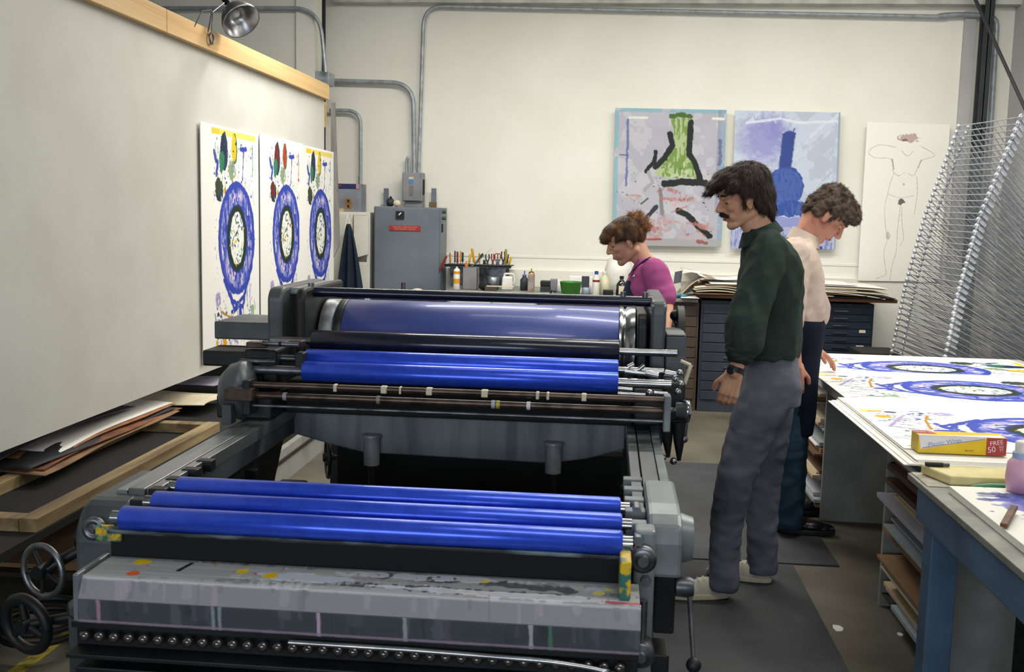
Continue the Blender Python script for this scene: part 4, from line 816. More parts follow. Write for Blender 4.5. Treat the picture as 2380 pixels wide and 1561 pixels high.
x = wx(1437, 9.0); MB().lathe((x, 9.0, WZ), [(.1, 0), (.11, .01), (.125, .2), (.1, .29), (.03, .33)], n=36).build('white_pail', m_white, label='large white covered pail behind the dark glass bottle', cat='pail')
x = wx(1444, 8.62); gb = thing('brown_bottle', 'dark glass bottle with a pale label on the grey worktop', 'bottle', (x, 8.62, WZ)); h = wz(640, 8.62) - WZ
MB().lathe((x, 8.62, WZ), [(.04, 0), (.045, .006), (.045, h * .6), (.02, h * .78), (.015, h * .82), (.015, h * .9)], n=24).build('bottle_body', mat('dark_glass', '#15191c', .12, coat=.5), gb)
MB().lathe((x, 8.62, WZ + h * .88), [(.018, 0), (.018, h * .12)], n=16).build('cap', m_black, gb); MB().box((x, 8.576, WZ + h * .33), (.045, .004, h * .4)).build('paper_label', m_cream, gb)
x = wx(1414, 8.62); MB().bx(x - .045, x + .04, 8.6, 8.68, WZ, WZ + .05).build('black_box', m_black, label='small black box left of the dark glass bottle', cat='box', bevel=.004)
x = wx(1291, 9.0); MB().lathe((x, 9.0, WZ), [(.09, 0), (.1, .01), (.06, .09), (.02, .11)], n=28).build('white_cover', m_white, label='low white dome shaped cover left of the green tub', cat='cover')
x = wx(1344, 8.9); MB().bx(x - .08, x + .12, 8.88, 9.0, WZ, WZ + .14).build('white_carton', m_paper, label='white carton standing behind the green tub', cat='box', bevel=.004)
# papers on the boards
def sheet(pts_y, x0, x1, z, bow, m, lab, skew=0, th=.003, name='paper_sheet', cat='paper', group=None, rise=0, y0=8.5, y1=9.2):
    def P(u, v): return (x0 + (x1 - x0) * u + skew * v, y0 + (y1 - y0) * v, z + bow * math.sin(PI * u) + rise * u * u)
    return MB().grid(P, 14, 4, (0, 0, -th)).build(name, m, label=lab, cat=cat, group=group)
CZ2 = .99
rr = random.Random(4)
G1 = 'paper stack on the right end of the board'
xr = lambda px: at(px, 680, Y=8.55).x
spec = [(1880, 2079, 'dark', .005, .0, -.0, m_gloom, 'lowest black folder in the right stack, its end drooping over the board edge'),
        (1880, 1935, 'y', .012, 0, 0, m_cream, 'short yellowish card sticking out near the bottom of the right stack'),
        (1880, 2012, 'k', .02, 0.01, 0, m_card, 'brown-grey card sheet second from the bottom of the right stack'),
        (1880, 2055, 'w', .035, .018, -.035, m_paper, 'white sheet drooping at its right end in the middle of the right stack'),
        (1880, 2062, 'w2', .05, .01, -.012, m_cream, 'cream board with a thick edge in the middle of the right stack'),
        (1880, 1988, 'w3', .062, .006, 0, m_cream, 'short cream folder above the thick board in the right stack'),
        (1880, 2056, 'w4', .078, .006, -.006, m_cream, 'thick tan portfolio near the top of the right stack'),
        (1880, 2062, 'w5', .092, .008, -.01, m_paper, 'white sheet on the thick portfolio of the right stack'),
        (1880, 1990, 'w6', .104, .004, 0, m_paper, 'topmost white sheet of the right stack')]
for a, b, k, dz, bow, rise, m, lab in spec:
    sheet(None, xr(a) - .25, xr(b), CZ2 + dz, bow, m, lab, th=.004 if k not in ('w4', 'w2') else .01, group=G1, rise=rise, skew=rr.uniform(-.02, .02))
G2 = 'papers heaped on the left end of the board'
xl_ = lambda px: at(px, 670, Y=8.55).x
for i, (a, b, dz, bow, rise, m, lab) in enumerate([
        (1615, 1720, .004, .0, 0, m_card, 'brown folder at the bottom of the left paper heap'),
        (1618, 1700, .02, .012, -.01, m_cream, 'cream sheets with a curled edge low in the left heap'),
        (1612, 1705, .035, .02, -.012, m_cream, 'second curled cream sheet low in the left heap'),
        (1614, 1712, .05, .018, -.006, m_cream, 'topmost curled cream sheet of the low stack in the left heap'),
        (1640, 1730, .075, .0, 0, m_card, 'dark brown folder across the left heap'),
        (1650, 1740, .088, .0, 0, m_paper, 'white card over the dark brown folder')]):
    sheet(None, xl_(a), xl_(b) + .1, CZ2 + dz, bow, m, lab, group=G2, rise=rise, th=.006)
def P(u, v):
    q = at(1590 + 150 * u, 630 + 12 * u + 14 * math.sin(PI * u * .9) * (1 if u > .2 else .4), Y=8.62); return (q.x, 8.62 + .5 * v, q.z + .006)
MB().grid(P, 20, 3, (0, 0, -.003)).build('paper_sheet', m_paper, label='large white sheet draped over the top of the left heap', cat='paper', group=G2)
def P(u, v):
    a = at(1578 + 90 * u, 696 - 52 * math.sin(PI * .62 * u + .1) , Y=8.6); return (a.x, 8.6 + .45 * v, a.z)
MB().grid(P, 20, 3, (0, 0, -.003)).build('curled_sheet', mat('tan_paper', '#b7a489', .8), label='tan curled sheet arching up left of the paper heap', cat='paper')
a, b = at(1566, 640, Y=8.75), at(1582, 676, Y=8.75)
MB().prism([(a.x, a.z - .07), (a.x + .062, a.z - .055), (a.x + .07, a.z + .045), (a.x + .008, a.z + .03)], 8.74, 8.75).build('grey_card', mat('slate_card', '#575c62', .7), label='slate grey card standing among the papers behind the woman', cat='card')
MB().prism([(a.x + .07, .95), (a.x + .2, 1.0), (a.x + .22, 1.16), (a.x + .06, 1.13)], 8.82, 8.825).build('white_card', m_paper, label='large white card standing behind the curled tan sheet', cat='card')
MB().prism([(a.x - .1, .95), (a.x + .0, .95), (a.x + .01, 1.13), (a.x - .09, 1.17)], 8.8, 8.806).build('white_card', m_paper, label='white card leaning behind the woman in pink', cat='card')
q = at(1578, 692, Y=8.58); r = random.Random(3)
cb = MB()
for k in range(9): cb.ball((q.x + r.uniform(-.05, .05), 8.62 + r.uniform(-.03, .03), q.z + r.uniform(-.012, .03)), (.035, .03, .02), 12, 8)
cb.build('teal_rag', mat('teal_rag', '#4f9a9a', .85, col2='#2f5f8c', scale=14), label='crumpled teal rag on the grey worktop behind the woman', cat='rag')
def P(u, v): return (at(1582 + 42 * u, 700, Y=8.54).x, 8.5 + .3 * v, .947 + .02 * u * u * v + .006)
MB().grid(P, 8, 4, (0, 0, -.002)).build('paper_sheet', m_paper, label='white sheet hanging slightly over the worktop edge beside the teal rag', cat='paper')

# ------------------------------------------------------------------ posters on the back wall
def poster(c, w, label, pts, parent=None, name='poster'):
    tl, tr, br, bl = [at(x, y, Y=9.36) for x, y in pts]
    def P(u, v): a = tl.lerp(tr, u); b = bl.lerp(br, u); q = a.lerp(b, v); return (q.x, 9.335, q.z)
    return painted(name, c, P, (0, .004, 0), label=label, cat='poster')
c = Canvas(.97, 1.2, 230, '#a6a6b2', 21)
W_, H_ = .97, 1.2; S = lambda x, y: ((x - 108) / 1010 * W_, (y - 125) / 1245 * H_)
c.put(c.noise(.2, 3), '#bcbcc6', .8); c.put((c.noise(.12, 8) > .55).astype(float), '#c6c5cd', .5)
c.put(((c.X < .035) | (c.Y < .03)).astype(float) * (c.noise(.1, 5) > .35), '#7fb0bd', .8); c.put((c.X > .93).astype(float) * (c.noise(.1, 6) > .3), '#7c9fb8', .7)
c.put((c.X > .9).astype(float) * (c.Y < .9) * (c.X < .93), '#8a8ca6', .7)
c.put((c.Y > 1.13).astype(float), '#a3a4a8', .9)
c.stroke([S(240, 210), S(400, 208)], .02, '#dfe0d6', .9, .5); c.stroke([S(1000, 205), S(1095, 207)], .02, '#e6e4d6', .9, .3)
c.stroke([S(225, 230), S(230, 480), S(225, 820)], .02, '#4f5c9c', .8, .9, 2); c.stroke([S(160, 545), S(230, 548)], .008, '#3f4c8c')
c.stroke([S(1070, 400), S(1080, 560), S(1070, 620)], .03, '#4f5680', .7, .8)
def poly(c, pts, col, op=1, rag=.02, seed=0, dry=0):
    m = np.zeros(c.X.shape, bool); n = c.noise(.04, seed) - .5; n2 = c.noise(.04, seed + 9) - .5; X, Y = c.X + n * rag, c.Y + n2 * rag
    for (x0, y0), (x1, y1) in zip(pts, pts[1:] + pts[:1]): m ^= ((y0 > Y) != (y1 > Y)) & (X < (x1 - x0) * (Y - y0) / (y1 - y0 + 1e-9) + x0)
    m = m.astype(float)
    if dry: m *= np.clip((c.noise(.02, seed + 4, .06) - dry) / .1, 0, 1)
    c.put(m, col, op)
poly(c, [S(630, 200), S(790, 200), S(800, 480), S(900, 740), S(560, 740), S(470, 720), S(560, 600), S(650, 400)], '#a9bb88', .95, .04, 3)
poly(c, [S(630, 200), S(790, 200), S(800, 480), S(900, 740), S(560, 740), S(560, 600), S(650, 400)], '#6c8c3c', .9, .05, 4, .45); poly(c, [S(560, 600), S(860, 600), S(880, 740), S(540, 740)], '#c4cfb0', .8, .05, 6, .55)
c.stroke([S(625, 190), S(700, 175), S(790, 190)], .04, '#47682c', 1, .7, 5)
BK = '#202624'
c.stroke([S(615, 350), S(640, 450), S(570, 570), S(490, 650)], .052, BK, 1, .3, 6); c.stroke([S(490, 510), S(480, 600), S(405, 690)], .035, BK, 1, .4, 7)
c.stroke([S(800, 240), S(795, 530), S(840, 590), S(900, 740)], .05, BK, 1, .3, 8); c.stroke([S(580, 800), S(740, 780), S(950, 785)], .06, BK, 1, .3, 9)
c.stroke([S(540, 850), S(560, 1000), S(570, 1080)], .035, '#6c7070', .8, .5, 10, .2); c.stroke([S(430, 700), S(470, 790), S(400, 860)], .03, '#9a9c9c', .8, .6, 10)
c.stroke([S(510, 1010), S(400, 1140), S(340, 1220)], .04, '#343a3e', 1, .3, 11); c.stroke([S(710, 1040), S(800, 1080), S(920, 1200), S(1010, 1270)], .052, BK, 1, .35, 12)
for k in range(46):
    x, y = c.rs.uniform(.15, .88), c.rs.uniform(.68, 1.12)
    if x > .42 or y > .95 or x < .25: c.stroke([(x, y), (x + c.rs.uniform(-.12, .12), y + c.rs.uniform(-.05, .05)), (x + c.rs.uniform(-.15, .15), y + c.rs.uniform(-.06, .06))], c.rs.uniform(.008, .03), ['#b4706c', '#b98a88', '#a85c54', '#c4a4a6'][c.rs.randint(4)], .6, .9, k, .35)
c.stroke([S(900, 1320), S(980, 1335)], .03, '#93504a', .9, .6); c.stroke([S(370, 985), S(430, 935)], .014, '#4f5a3c'); c.stroke([S(200, 1310), S(560, 1308)], .016, '#a4403a', .9, .7); c.splat(50, .03, .9, .5, 1.1, .002, .006, ['#30344a', '#4a5a9c'])
pm = poster(c, .97, 'framed-size poster with a green bell shape, black strokes and pink scribbles', [(1430, 251), (1688, 256), (1675, 574), (1422, 570)])
c = Canvas(.9, 1.19, 220, '#b4bccf', 22); S = lambda x, y: ((x - 1190) / 960 * .9, (y - 150) / 1255 * 1.19)
c.put((c.noise(.15, 3) > .5).astype(float), '#c3cedd', .7); c.ell(*S(1470, 400), .28, .27, '#8484c4', .3, .75, soft=.6); c.ell(*S(1560, 300), .14, .16, '#7c7cc0', .3, .6, soft=.7)
for k in range(60):
    x, y = c.rs.uniform(.05, .88), c.rs.uniform(.06, .85)
    if x > .45 or y < .12: c.stroke([(x, y), (x + .12, y - .12)], c.rs.uniform(.01, .035), ['#d3dce6', '#c6d0e0', '#aebccc'][c.rs.randint(3)], .6, .8, k, .4)
c.stroke([S(1300, 260), S(1600, 215), S(1780, 250), S(2120, 230)], .02, '#d8e0ea', .8, .6, 1)
c.stroke([S(1690, 380), S(1680, 480), S(1665, 660)], .11, '#34488c', 1, .12, 5); c.stroke([S(1650, 360), S(1735, 355)], .035, '#34488c', 1, .8, 6); c.stroke([S(1740, 300), S(1720, 350)], .01, '#34488c')
c.ell(*S(1675, 830), .158, .175, '#34509c', .07, seed=7); c.ell(*S(1675, 830), .15, .165, '#4c64a8', .1, .8, seed=8, dry=.6); poly(c, [S(1480, 960), S(1860, 960), S(1860, 1100), S(1500, 1100)], '#34509c', 1, .05, 9); poly(c, [S(1480, 900), S(1860, 960), S(1860, 1100), S(1500, 1100)], '#5368ac', .7, .05, 3, .5)
poly(c, [S(1480, 1105), S(1860, 1105), S(1860, 1200), S(1480, 1200)], '#8288c6', .8, .03, 10); poly(c, [S(1165, 1200), S(2120, 1200), S(2120, 1410), S(1165, 1410)], '#a4add0', .9, .03, 11); poly(c, [S(1165, 1200), S(2120, 1200), S(2120, 1410), S(1165, 1410)], '#5c6cb0', .7, .03, 12, .55)
c.stroke([S(1950, 1385), S(2020, 1390)], .03, '#2c4c9c', 1, .5); c.put((c.X > .885).astype(float), '#8f9ab8', .8)
poster(c, .9, 'poster of a dark blue round flask with a long neck on pale blue', [(1708, 257), (1952, 262), (1940, 580), (1697, 578)])
c = Canvas(.72, 1.35, 200, '#efeee6', 23); S = lambda x, y: ((x - 120) / 500 * .72, (y - 110) / 930 * 1.35)
PC = '#b3aca6'
def ln(pts, w=.005, col=PC, op=.85, s=0):
    P = [pts[0]] + list(pts) + [pts[-1]]; Q = []
    for a, b, d, e in zip(P, P[1:], P[2:], P[3:]):
        for k in range(6):
            t = k / 6; Q.append(tuple(.5 * (2 * b[i] + (d[i] - a[i]) * t + (2 * a[i] - 5 * b[i] + 4 * d[i] - e[i]) * t * t + (3 * b[i] - a[i] - 3 * d[i] + e[i]) * t ** 3) for i in (0, 1)))
    c.stroke([S(*p) for p in Q + [pts[-1]]], w, col, op, .6, s)
c.ell(*S(372, 195), .085, .038, '#b08f8a', .5, .8, dry=.45); c.ell(*S(355, 208), .03, .012, '#6c4c4c', .5, .8)
ln([(300, 250), (200, 240), (140, 280), (180, 315), (275, 320), (295, 390), (330, 415), (370, 395)]); ln([(450, 240), (540, 290), (470, 320), (445, 360), (420, 412), (385, 400)])
ln([(285, 320), (300, 380)], .009, '#9f8f8c'); ln([(460, 320), (445, 365)], .009, '#9f8f8c'); ln([(300, 400), (280, 470), (272, 520), (258, 600), (268, 700), (285, 790), (270, 870), (285, 950)])
ln([(440, 420), (450, 520), (440, 640)]); ln([(355, 590), (345, 720), (345, 860), (325, 950), (320, 1030)]); ln([(362, 600), (370, 700), (385, 780), (365, 830)]); ln([(285, 960), (290, 1000), (235, 1025)])
c.ell(*S(365, 465), .008, .012, '#a89a96', .4, .8); ln([(275, 525), (350, 545), (430, 530)], .004); c.ell(*S(355, 565), .032, .03, '#4f4650', .6, .9, dry=.3); c.ell(*S(290, 770), .02, .03, '#b7aaa8', .6, .7, dry=.4); ln([(340, 270), (375, 300), (410, 270)])
poster(c, .72, 'tall pale sheet with a faint line drawing of a standing figure', [(2014, 284), (2207, 290), (2180, 655), (1992, 652)], name='line_drawing')
# ------------------------------------------------------------------ print table on the right
m_lam = mat('white_laminate', '#dcdcd6', .4, col2='#d2d2cb', scale=3)
m_cabw = mat('scuffed_white_board', '#9b9c98', .6, col2='#7f807c', scale=4, detail=8)
m_blue = mat('blue_grey_table_paint', '#56728e', .45, .1, col2='#465d78', scale=4, detail=7)
m_shelfdk = mat('dark_shelf_wood', '#2c2019', .7)  # even dark brown for shelves and back panels
TX = 1.18; TZ = .79
tb = thing('print_table', 'long white print table on the right, standing on open plan cabinets', 'table', (1.8, 5.0, 0))
MB().bx(TX - .06, 2.52, 3.495, 6.5, TZ - .045, TZ - .004).build('tabletop', m_lam, tb, bevel=.003)
def base(y0, y1, lab):
    MB().bx(TX, 2.4, y0, y0 + .025, 0, TZ - .046).build('side_panel', m_cabw, tb, bevel=.002); MB().bx(TX, 2.4, y1 - .025, y1, 0, TZ - .046).build('side_panel', m_cabw, tb, bevel=.002)
    for z in (.06, .2, .34, .48, .62): MB().bx(TX + .01, 2.35, y0 + .026, y1 - .026, z - .008, z).build('shelf', m_shelfdk, tb)
    MB().bx(2.36, 2.38, y0 + .026, y1 - .026, 0, TZ - .05).build('back_panel', m_shelfdk, tb)
base(5.53, 6.46, 'a'); base(3.5, 4.33, 'b')
rr = random.Random(9)
cols = [('#8f6d4c', 'brown'), ('#d9cdb4', 'cream'), ('#b9b8c2', 'lilac grey'), ('#ece9e2', 'white'), ('#6b4c36', 'dark brown'), ('#c9b38b', 'tan'), ('#9fa8ac', 'grey')]
for bi, (y0, y1, where) in enumerate(((5.56, 6.43, 'far table cabinet'), (3.53, 4.3, 'near table cabinet'))):
    for zi, z in enumerate((.06, .2, .34, .48, .62)):
        zz = z + .001
        for k in range(4):
            th = rr.uniform(.008, .026); c_, nm = cols[(bi * 3 + zi * 2 + k * 3) % 7]; ex = rr.uniform(0.0, .05)
            ya, yb_ = y0 + rr.uniform(0, .1), y1 - rr.uniform(0, .25)
            pos = ['at the bottom', 'second up', 'third up', 'at the top'][k]; sh = ['lowest', 'second lowest', 'middle', 'second highest', 'highest'][zi]
            MB().bx(TX - ex, 2.2, ya, yb_, zz, zz + th).build('stored_board', mat('board_' + nm.replace(' ', '_'), c_, .7, col2=c_, scale=5), label='%s board %s on the %s shelf of the %s' % (nm, pos, sh, where), cat='board', group='boards stored flat under the print table', bevel=.001)
            zz += th + .0015
q = at(1995, 955, X=1.5)
# prints laid on the table
def flat_print(cvi, xl, yfar, z, lab, first=None):
    return painted('art_print', CV[cvi], lambda u, v: (xl + 1.36 - 1.36 * v, yfar - .93 * u, z), (0, 0, -.0012), label=lab, cat='print', group='prints laid out on the print table')
fa = flat_print(0, 1.09, 6.47, TZ + .0, 'farthest blue oval print lying on the print table, its right corners in view')
fb = dup(fa, (.02, -.75, .004), label='second blue oval print on the print table, overlapping the farthest one')
WS = 'blank sheets under the nearest print'
for k in range(5):
    MB().bx(1.0 + rr.uniform(0, .03) + .012 * k, 2.46 + rr.uniform(-.01, .01), 3.5 + rr.uniform(0, .012) + .004 * k, 4.74 - rr.uniform(0, .02), TZ + .0015 + .0035 * k, TZ + .0045 + .0035 * k).build('blank_sheet', m_paper, label='thick white sheet, %s in the stack under the nearest print' % ['lowest', 'second lowest', 'middle', 'second highest', 'uppermost'][k], cat='paper sheet', group=WS)
fc = dup(fa, (-.03, -1.86, .022), label='nearest blue oval print on the print table, partly behind the yellow box')
MB().bx(1.12, 2.44, 4.755, 4.84, TZ + .001, TZ + .003).build('paper_strip', m_paper, label='narrow white paper strip lying between the near and middle prints', cat='paper sheet')

# ------------------------------------------------------------------ blue table in the near right corner
BT = thing('blue_table', 'blue painted steel table with a white slab in the near right corner', 'table', (1.7, 2.6, 0))
bz = .8
MB().bx(1.02, 2.3, 1.5, 3.485, bz - .05, bz - .028).build('tabletop', m_stone, BT, bevel=.003)
MB().bx(1.03, 1.06, 1.5, 3.4, bz - .16, bz - .051).build('apron', m_blue, BT, bevel=.004)
MB().bx(1.06, 2.3, 3.37, 3.4, bz - .16, bz - .051).build('apron', m_blue, BT, bevel=.004)
MB().bx(1.035, 1.12, 3.24, 3.325, 0, bz - .055).build('leg', m_blue, BT, bevel=.005)
MB().bx(1.035, 1.12, 1.52, 1.6, 0, bz - .055).build('leg', m_blue, BT, bevel=.005)
MB().bx(2.2, 2.28, 3.24, 3.325, 0, bz - .055).build('leg', m_blue, BT, bevel=.005)
MB().bx(2.2, 2.28, 1.52, 1.6, 0, bz - .055).build('leg', m_blue, BT, bevel=.005)
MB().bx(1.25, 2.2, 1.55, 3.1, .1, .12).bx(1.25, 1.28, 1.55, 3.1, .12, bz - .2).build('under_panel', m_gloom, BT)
cv = Canvas(1.15, 1.75, 260, '#e6e6de', 31)
# blue ink worked out on the slab (x measured from its left edge, y from its far edge)
for k in range(40):
    x, y = .07 + cv.rs.uniform(0, .3), .07 + cv.rs.uniform(0, .2); cv.ell(x + (y - .2) * .3, y, cv.rs.uniform(.01, .05), cv.rs.uniform(.01, .045), ['#5b62b4', '#4a51a8', '#7b74bc', '#2f357c', '#8a86c8'][cv.rs.randint(5)], .7, .8, seed=k, dry=.35)
cv.ell(.26, .2, .07, .05, '#2a2850', .6, .8, seed=3, dry=.3); cv.splat(30, 0, 1.1, 0, .9, .002, .006, ['#8f9aa8', '#5b62b4'])
painted('glass_slab', cv, lambda u, v: (1.075 + 1.15 * u, 3.24 - 1.68 * v, bz - .006), (0, 0, -.02), None, label='white ink slab smeared with blue ink on the blue table', cat='ink slab')
# plastic wrap box
m_wy, m_wr, m_ww, m_wb, m_wl = mat('wrap_yellow', '#e8c41e', .45), mat('wrap_red', '#b8383a', .45), mat('wrap_white', '#e6e4ea', .5), mat('wrap_blue_text', '#8da3cc', .5), mat('wrap_line', '#8c6c98', .5)
a, b = at(2133, 1052, Z=TZ + .022), at(2338, 1060, Z=TZ + .022)
wb = thing('wrap_box', 'yellow plastic wrap box with red ends lying on the nearest print', 'box', ((a.x + b.x) / 2, a.y, TZ + .022)); z0 = TZ + .0225
L_ = b.x - a.x; h = .062; dpt = .085; yv = (a.y + b.y) / 2
body = MB().bx(a.x, b.x, yv, yv + dpt, z0, z0 + h).build('carton', m_wy, wb, bevel=.0015)
F = lambda u, v: (a.x + u * L_, yv - .0006, z0 + v * h)
def quad(mb, pts, off=0): vs = [(p[0], p[1] - off, p[2]) for p in pts]; return mb.add(vs, [(0, 1, 2, 3)])
fr = MB(); fr.mat(0).add([F(.03, .22), F(.765, .9), F(.765, 1.0), F(0.0, 1)], [(0, 1, 2, 3)])
fr.mat(1); quad(fr, [F(.77, .02), F(.995, .02), F(.995, .98), F(.77, .98)], .0004); fr.mat(2); quad(fr, [F(.05, .27), F(.75, .9), F(.75, .93), F(.05, .31)], .0006)
fr.mat(3); rv = Vector(F(.75, .9)) - Vector(F(.05, .27)); up_ = Vector((-rv.z, 0, rv.x))
fr.text('Plastic Wrap', Vector(F(.3, .63)), rv, up_, .022, .0012)
fr.mat(0); fr.text('FREE', Vector(F(.88, .72)), (1, 0, .2), (-.2, 0, 1), .022, .0012).text('50', Vector(F(.83, .33)), (1, 0, .2), (-.2, 0, 1), .028, .0012).text('SQ\nFT', Vector(F(.94, .42)), (1, 0, .2), (-.2, 0, 1), .012, .0012)
fr.mat(4); fr.text('200 FEET', Vector(F(.58, .22)), (1, 0, 0), (0, 0, 1), .008, .0012)
fr.build('front_print', [m_ww, m_wr, m_wl, m_wb, mat('wrap_dark_text', '#6b5a10')], body)
T = lambda u, v: (a.x + u * L_, yv + v * dpt, z0 + h + .0006)
tp = MB(); tp.mat(0).add([T(0, 0), T(.98, 0), T(.98, .5), T(.25, .08), T(0, .1)], [(0, 1, 2, 3, 4)])
tp.mat(1).add([T(.0, .35), T(.24, .35), T(.2, .98), T(.0, .98)], [(0, 1, 2, 3)]); tp.mat(0).text('FREE 50', (a.x + L_ * .11, yv + dpt * .66, z0 + h + .0006), (1, 0, 0), (0, 1, 0), .022, .0008)
tp.build('top_print', [m_ww, m_wr], body)
# other things near the box
sl = at(2160, 1092, Z=TZ); x0, x1 = at(2155, 1085, Z=bz).x, at(2345, 1100, Z=bz).x
MB().prism([(x0 + .03, 3.31), (x1, 3.31), (x1 + .02, 3.46), (x0 - .02, 3.46)], .777, .808, 'z').build('sponge_slab', mat('pale_yellow_slab', '#d8cd98', .7, col2='#c9bb7e', scale=12), label='thick pale yellow slab before the yellow wrap box', cat='slab', bevel=.006)
MB().bx(1.03, 1.42, 3.3, 3.48, .7725, .7755).build('stained_paper', mat('stained_paper', '#b7b2a4', .8, col2='#8c8676', scale=12), label='stained grey paper lying under the pale yellow slab', cat='paper')
a, b = at(2155, 1056, Z=bz + .05), at(2215, 1064, Z=bz + .05)
mk = thing('marker_pen', 'black marker pen lying on the pale yellow slab', 'pen', tuple(a)); yk = 3.43; MB().cyl((a.x, yk, .816), (a.x + .055, yk, .816), .0075).build('barrel', m_black, mk); MB().cyl((a.x + .055, yk, .816), (b.x + .005, yk, .816), .0065).build('cap', m_steel2, mk)
x0, x1 = at(2252, 1112, Z=bz + .01).x, at(2335, 1112, Z=bz + .01).x; yk = 3.265
MB().lathe((x0, yk, .788), [(.001, 0), (.008, .02), (.014, .06), (.014, x1 - x0 + .05)], (1, .0, 0)).build('green_handle_tool', mat('green_handle', '#2f7a4a', .4), label='green handled ink knife lying before the pale yellow slab', cat='tool')
q = at(2352, 1142, Z=bz - .005)
pk = thing('pink_bottle', 'squat pink bottle with a white cap at the right edge of the blue table', 'bottle', (q.x, q.y, bz - .0055)); m_pk = mat('pink_plastic', '#d6a6bc', .45, col2='#c08fa8', scale=9)
MB().lathe((q.x + .03, 3.2, bz - .0055), [(.035, 0), (.046, .008), (.05, .045), (.046, .09), (.034, .105)], n=32).build('bottle_body', m_pk, pk); MB().lathe((q.x + .03, 3.2, bz + .0995), [(.034, 0), (.034, .018)], n=28).build('collar', mat('pale_blue_collar', '#a3b8dc', .5), pk)
MB().lathe((q.x + .025, 3.2, bz + .1175), [(.023, 0), (.024, .03), (.02, .034)], n=28).build('cap', m_white, pk)
a, b = at(2333, 1224, Z=bz), at(2352, 1196, Z=bz)
MB().beam((a.x, a.y, bz + .004), (b.x + .02, b.y + .04, bz + .012), .02, .012).build('ink_knife', m_wood, label='brown ink knife handle lying in the blue ink', cat='tool', bevel=.003)
MB().bx(1.12, 1.27, 3.41, 3.44, .6, .72).build('clear_tray', mat('grey_tray', '#5b5c62', .3), label='small grey tray hanging under the corner of the print table', cat='tray', bevel=.004)

# ------------------------------------------------------------------ wire drying rack
m_wire = mat('bright_wire', '#b6b9c0', .35, .5, col2='#9a9da4', scale=15)
m_spring = mat('spring_wire', '#d4d8e0', .22, .7, col2='#b3b7bf', scale=15)
dr = thing('drying_rack', 'tall wire print drying rack with fanned shelves beyond the print table', 'drying rack', (2.7, 7.0, 0))
KA = [at(x, y, Y=7.45) for x, y in ((2068, 835), (2075, 810), (2105, 660), (2150, 500), (2225, 300))]
KB = [at(x, y, Y=6.62) for x, y in ((2190, 860), (2200, 820), (2225, 690), (2275, 510), (2370, 280))]
def knot(K, t):
    z = .5 + (K[-1].z + .02 - .5) * t
    for a, b in zip(K, K[1:]):
        if z <= b.z or b is K[-1]: return Vector((a.x + (b.x - a.x) * (z - a.z) / (b.z - a.z), a.y, z))
NS = 46
for k in range(NS):
    t = k / (NS - 1); A, B = knot(KA, t), knot(KB, t); zh = .1 + 1.15 * t; HA, HB = Vector((3.12, 7.45, zh)), Vector((3.22, 6.62, zh))
    w = MB(); w.tube([A, B], .0042, 5); w.tube([A, HA], .0035, 4).tube([B, HB], .0035, 4).tube([HA, HB], .003, 4)
    for j in range(1, 11): u = j / 11; w.tube([A.lerp(B, u), HA.lerp(HB, u)], .0016, 3, False)
    for j in (1, 2): u = j / 3; w.tube([A.lerp(HA, u), B.lerp(HB, u)], .0022, 3, False)
    sh = w.build('wire_shelf', m_wire, dr)
    MB().ball(A, (.015, .015, .017), 8, 6).build('spring_end', m_spring, sh); MB().ball(A + Vector((.05, -.05, -.008)), (.014, .014, .016), 8, 6).build('spring_end', m_spring, sh)
    d = (HB - B).normalized(); MB().ball(B, (.019, .019, .021), 10, 8).cyl(B, B + d * .055, .015, .012, 8).build('spring_end', m_spring, sh)
for y in (6.62, 7.45):
    MB().bx(3.2, 3.25, y + .02, y + .045, 0, 1.5).build('upright', m_steel2, dr); MB().bx(1.95, 3.25, y + .02, y + .045, .04, .08).build('foot', m_steel2, dr)
# black box behind the rack foot
MB().bx(1.85, 2.15, 7.6, 8.0, 0, .66).build('black_case', m_gloom, label='black case standing behind the print table left of the drying rack', cat='case', bevel=.01)

# ------------------------------------------------------------------ low shelf with frames and papers left of the press
LS = thing('low_shelf', 'low dark shelf below the display panel loaded with frames and papers', 'shelf', (-2.2, 4.5, 0))
MB().bx(-2.75, -1.93, 2.9, 7.2, .44, .47).build('top', m_gloom, LS); MB().bx(-2.75, -1.85, 3.75, 7.2, .13, .15).build('shelf', m_shelfdk, LS)
MB().bx(-2.8, -2.76, 2.9, 7.2, 0, .44).build('back_panel', m_gloom, LS)
for y in (2.95, 5.0, 7.1): MB().bx(-2.7, -2.65, y, y + .05, 0, .44).build('leg', m_castd, LS); MB().bx(-2.0, -1.95, y, y + .05, 0 if y < 3.5 else .151, .44).build('leg', m_castd, LS)
MB().bx(-1.9, -1.86, 3.75, 7.2, 0, .2).build('lip', m_cabw, LS)
fz = .47; fm = MB()
wf = thing('wooden_frame', 'weathered pine stretcher frame lying on the low shelf nearest the press', 'frame', (-2.1, 4.2, fz))
MB().bx(-2.0, -1.935, 3.3, 5.0, fz, fz + .05).build('rail', m_pine2, wf, bevel=.003); MB().bx(-2.38, -2.32, 3.3, 5.0, fz, fz + .05).build('rail', m_pine2, wf, bevel=.003)
MB().bx(-2.318, -2.002, 4.93, 5.0, fz, fz + .048).build('end_rail', m_pine2, wf, bevel=.003); MB().bx(-2.318, -2.002, 3.3, 3.37, fz, fz + .048).build('end_rail', m_pine2, wf, bevel=.003)
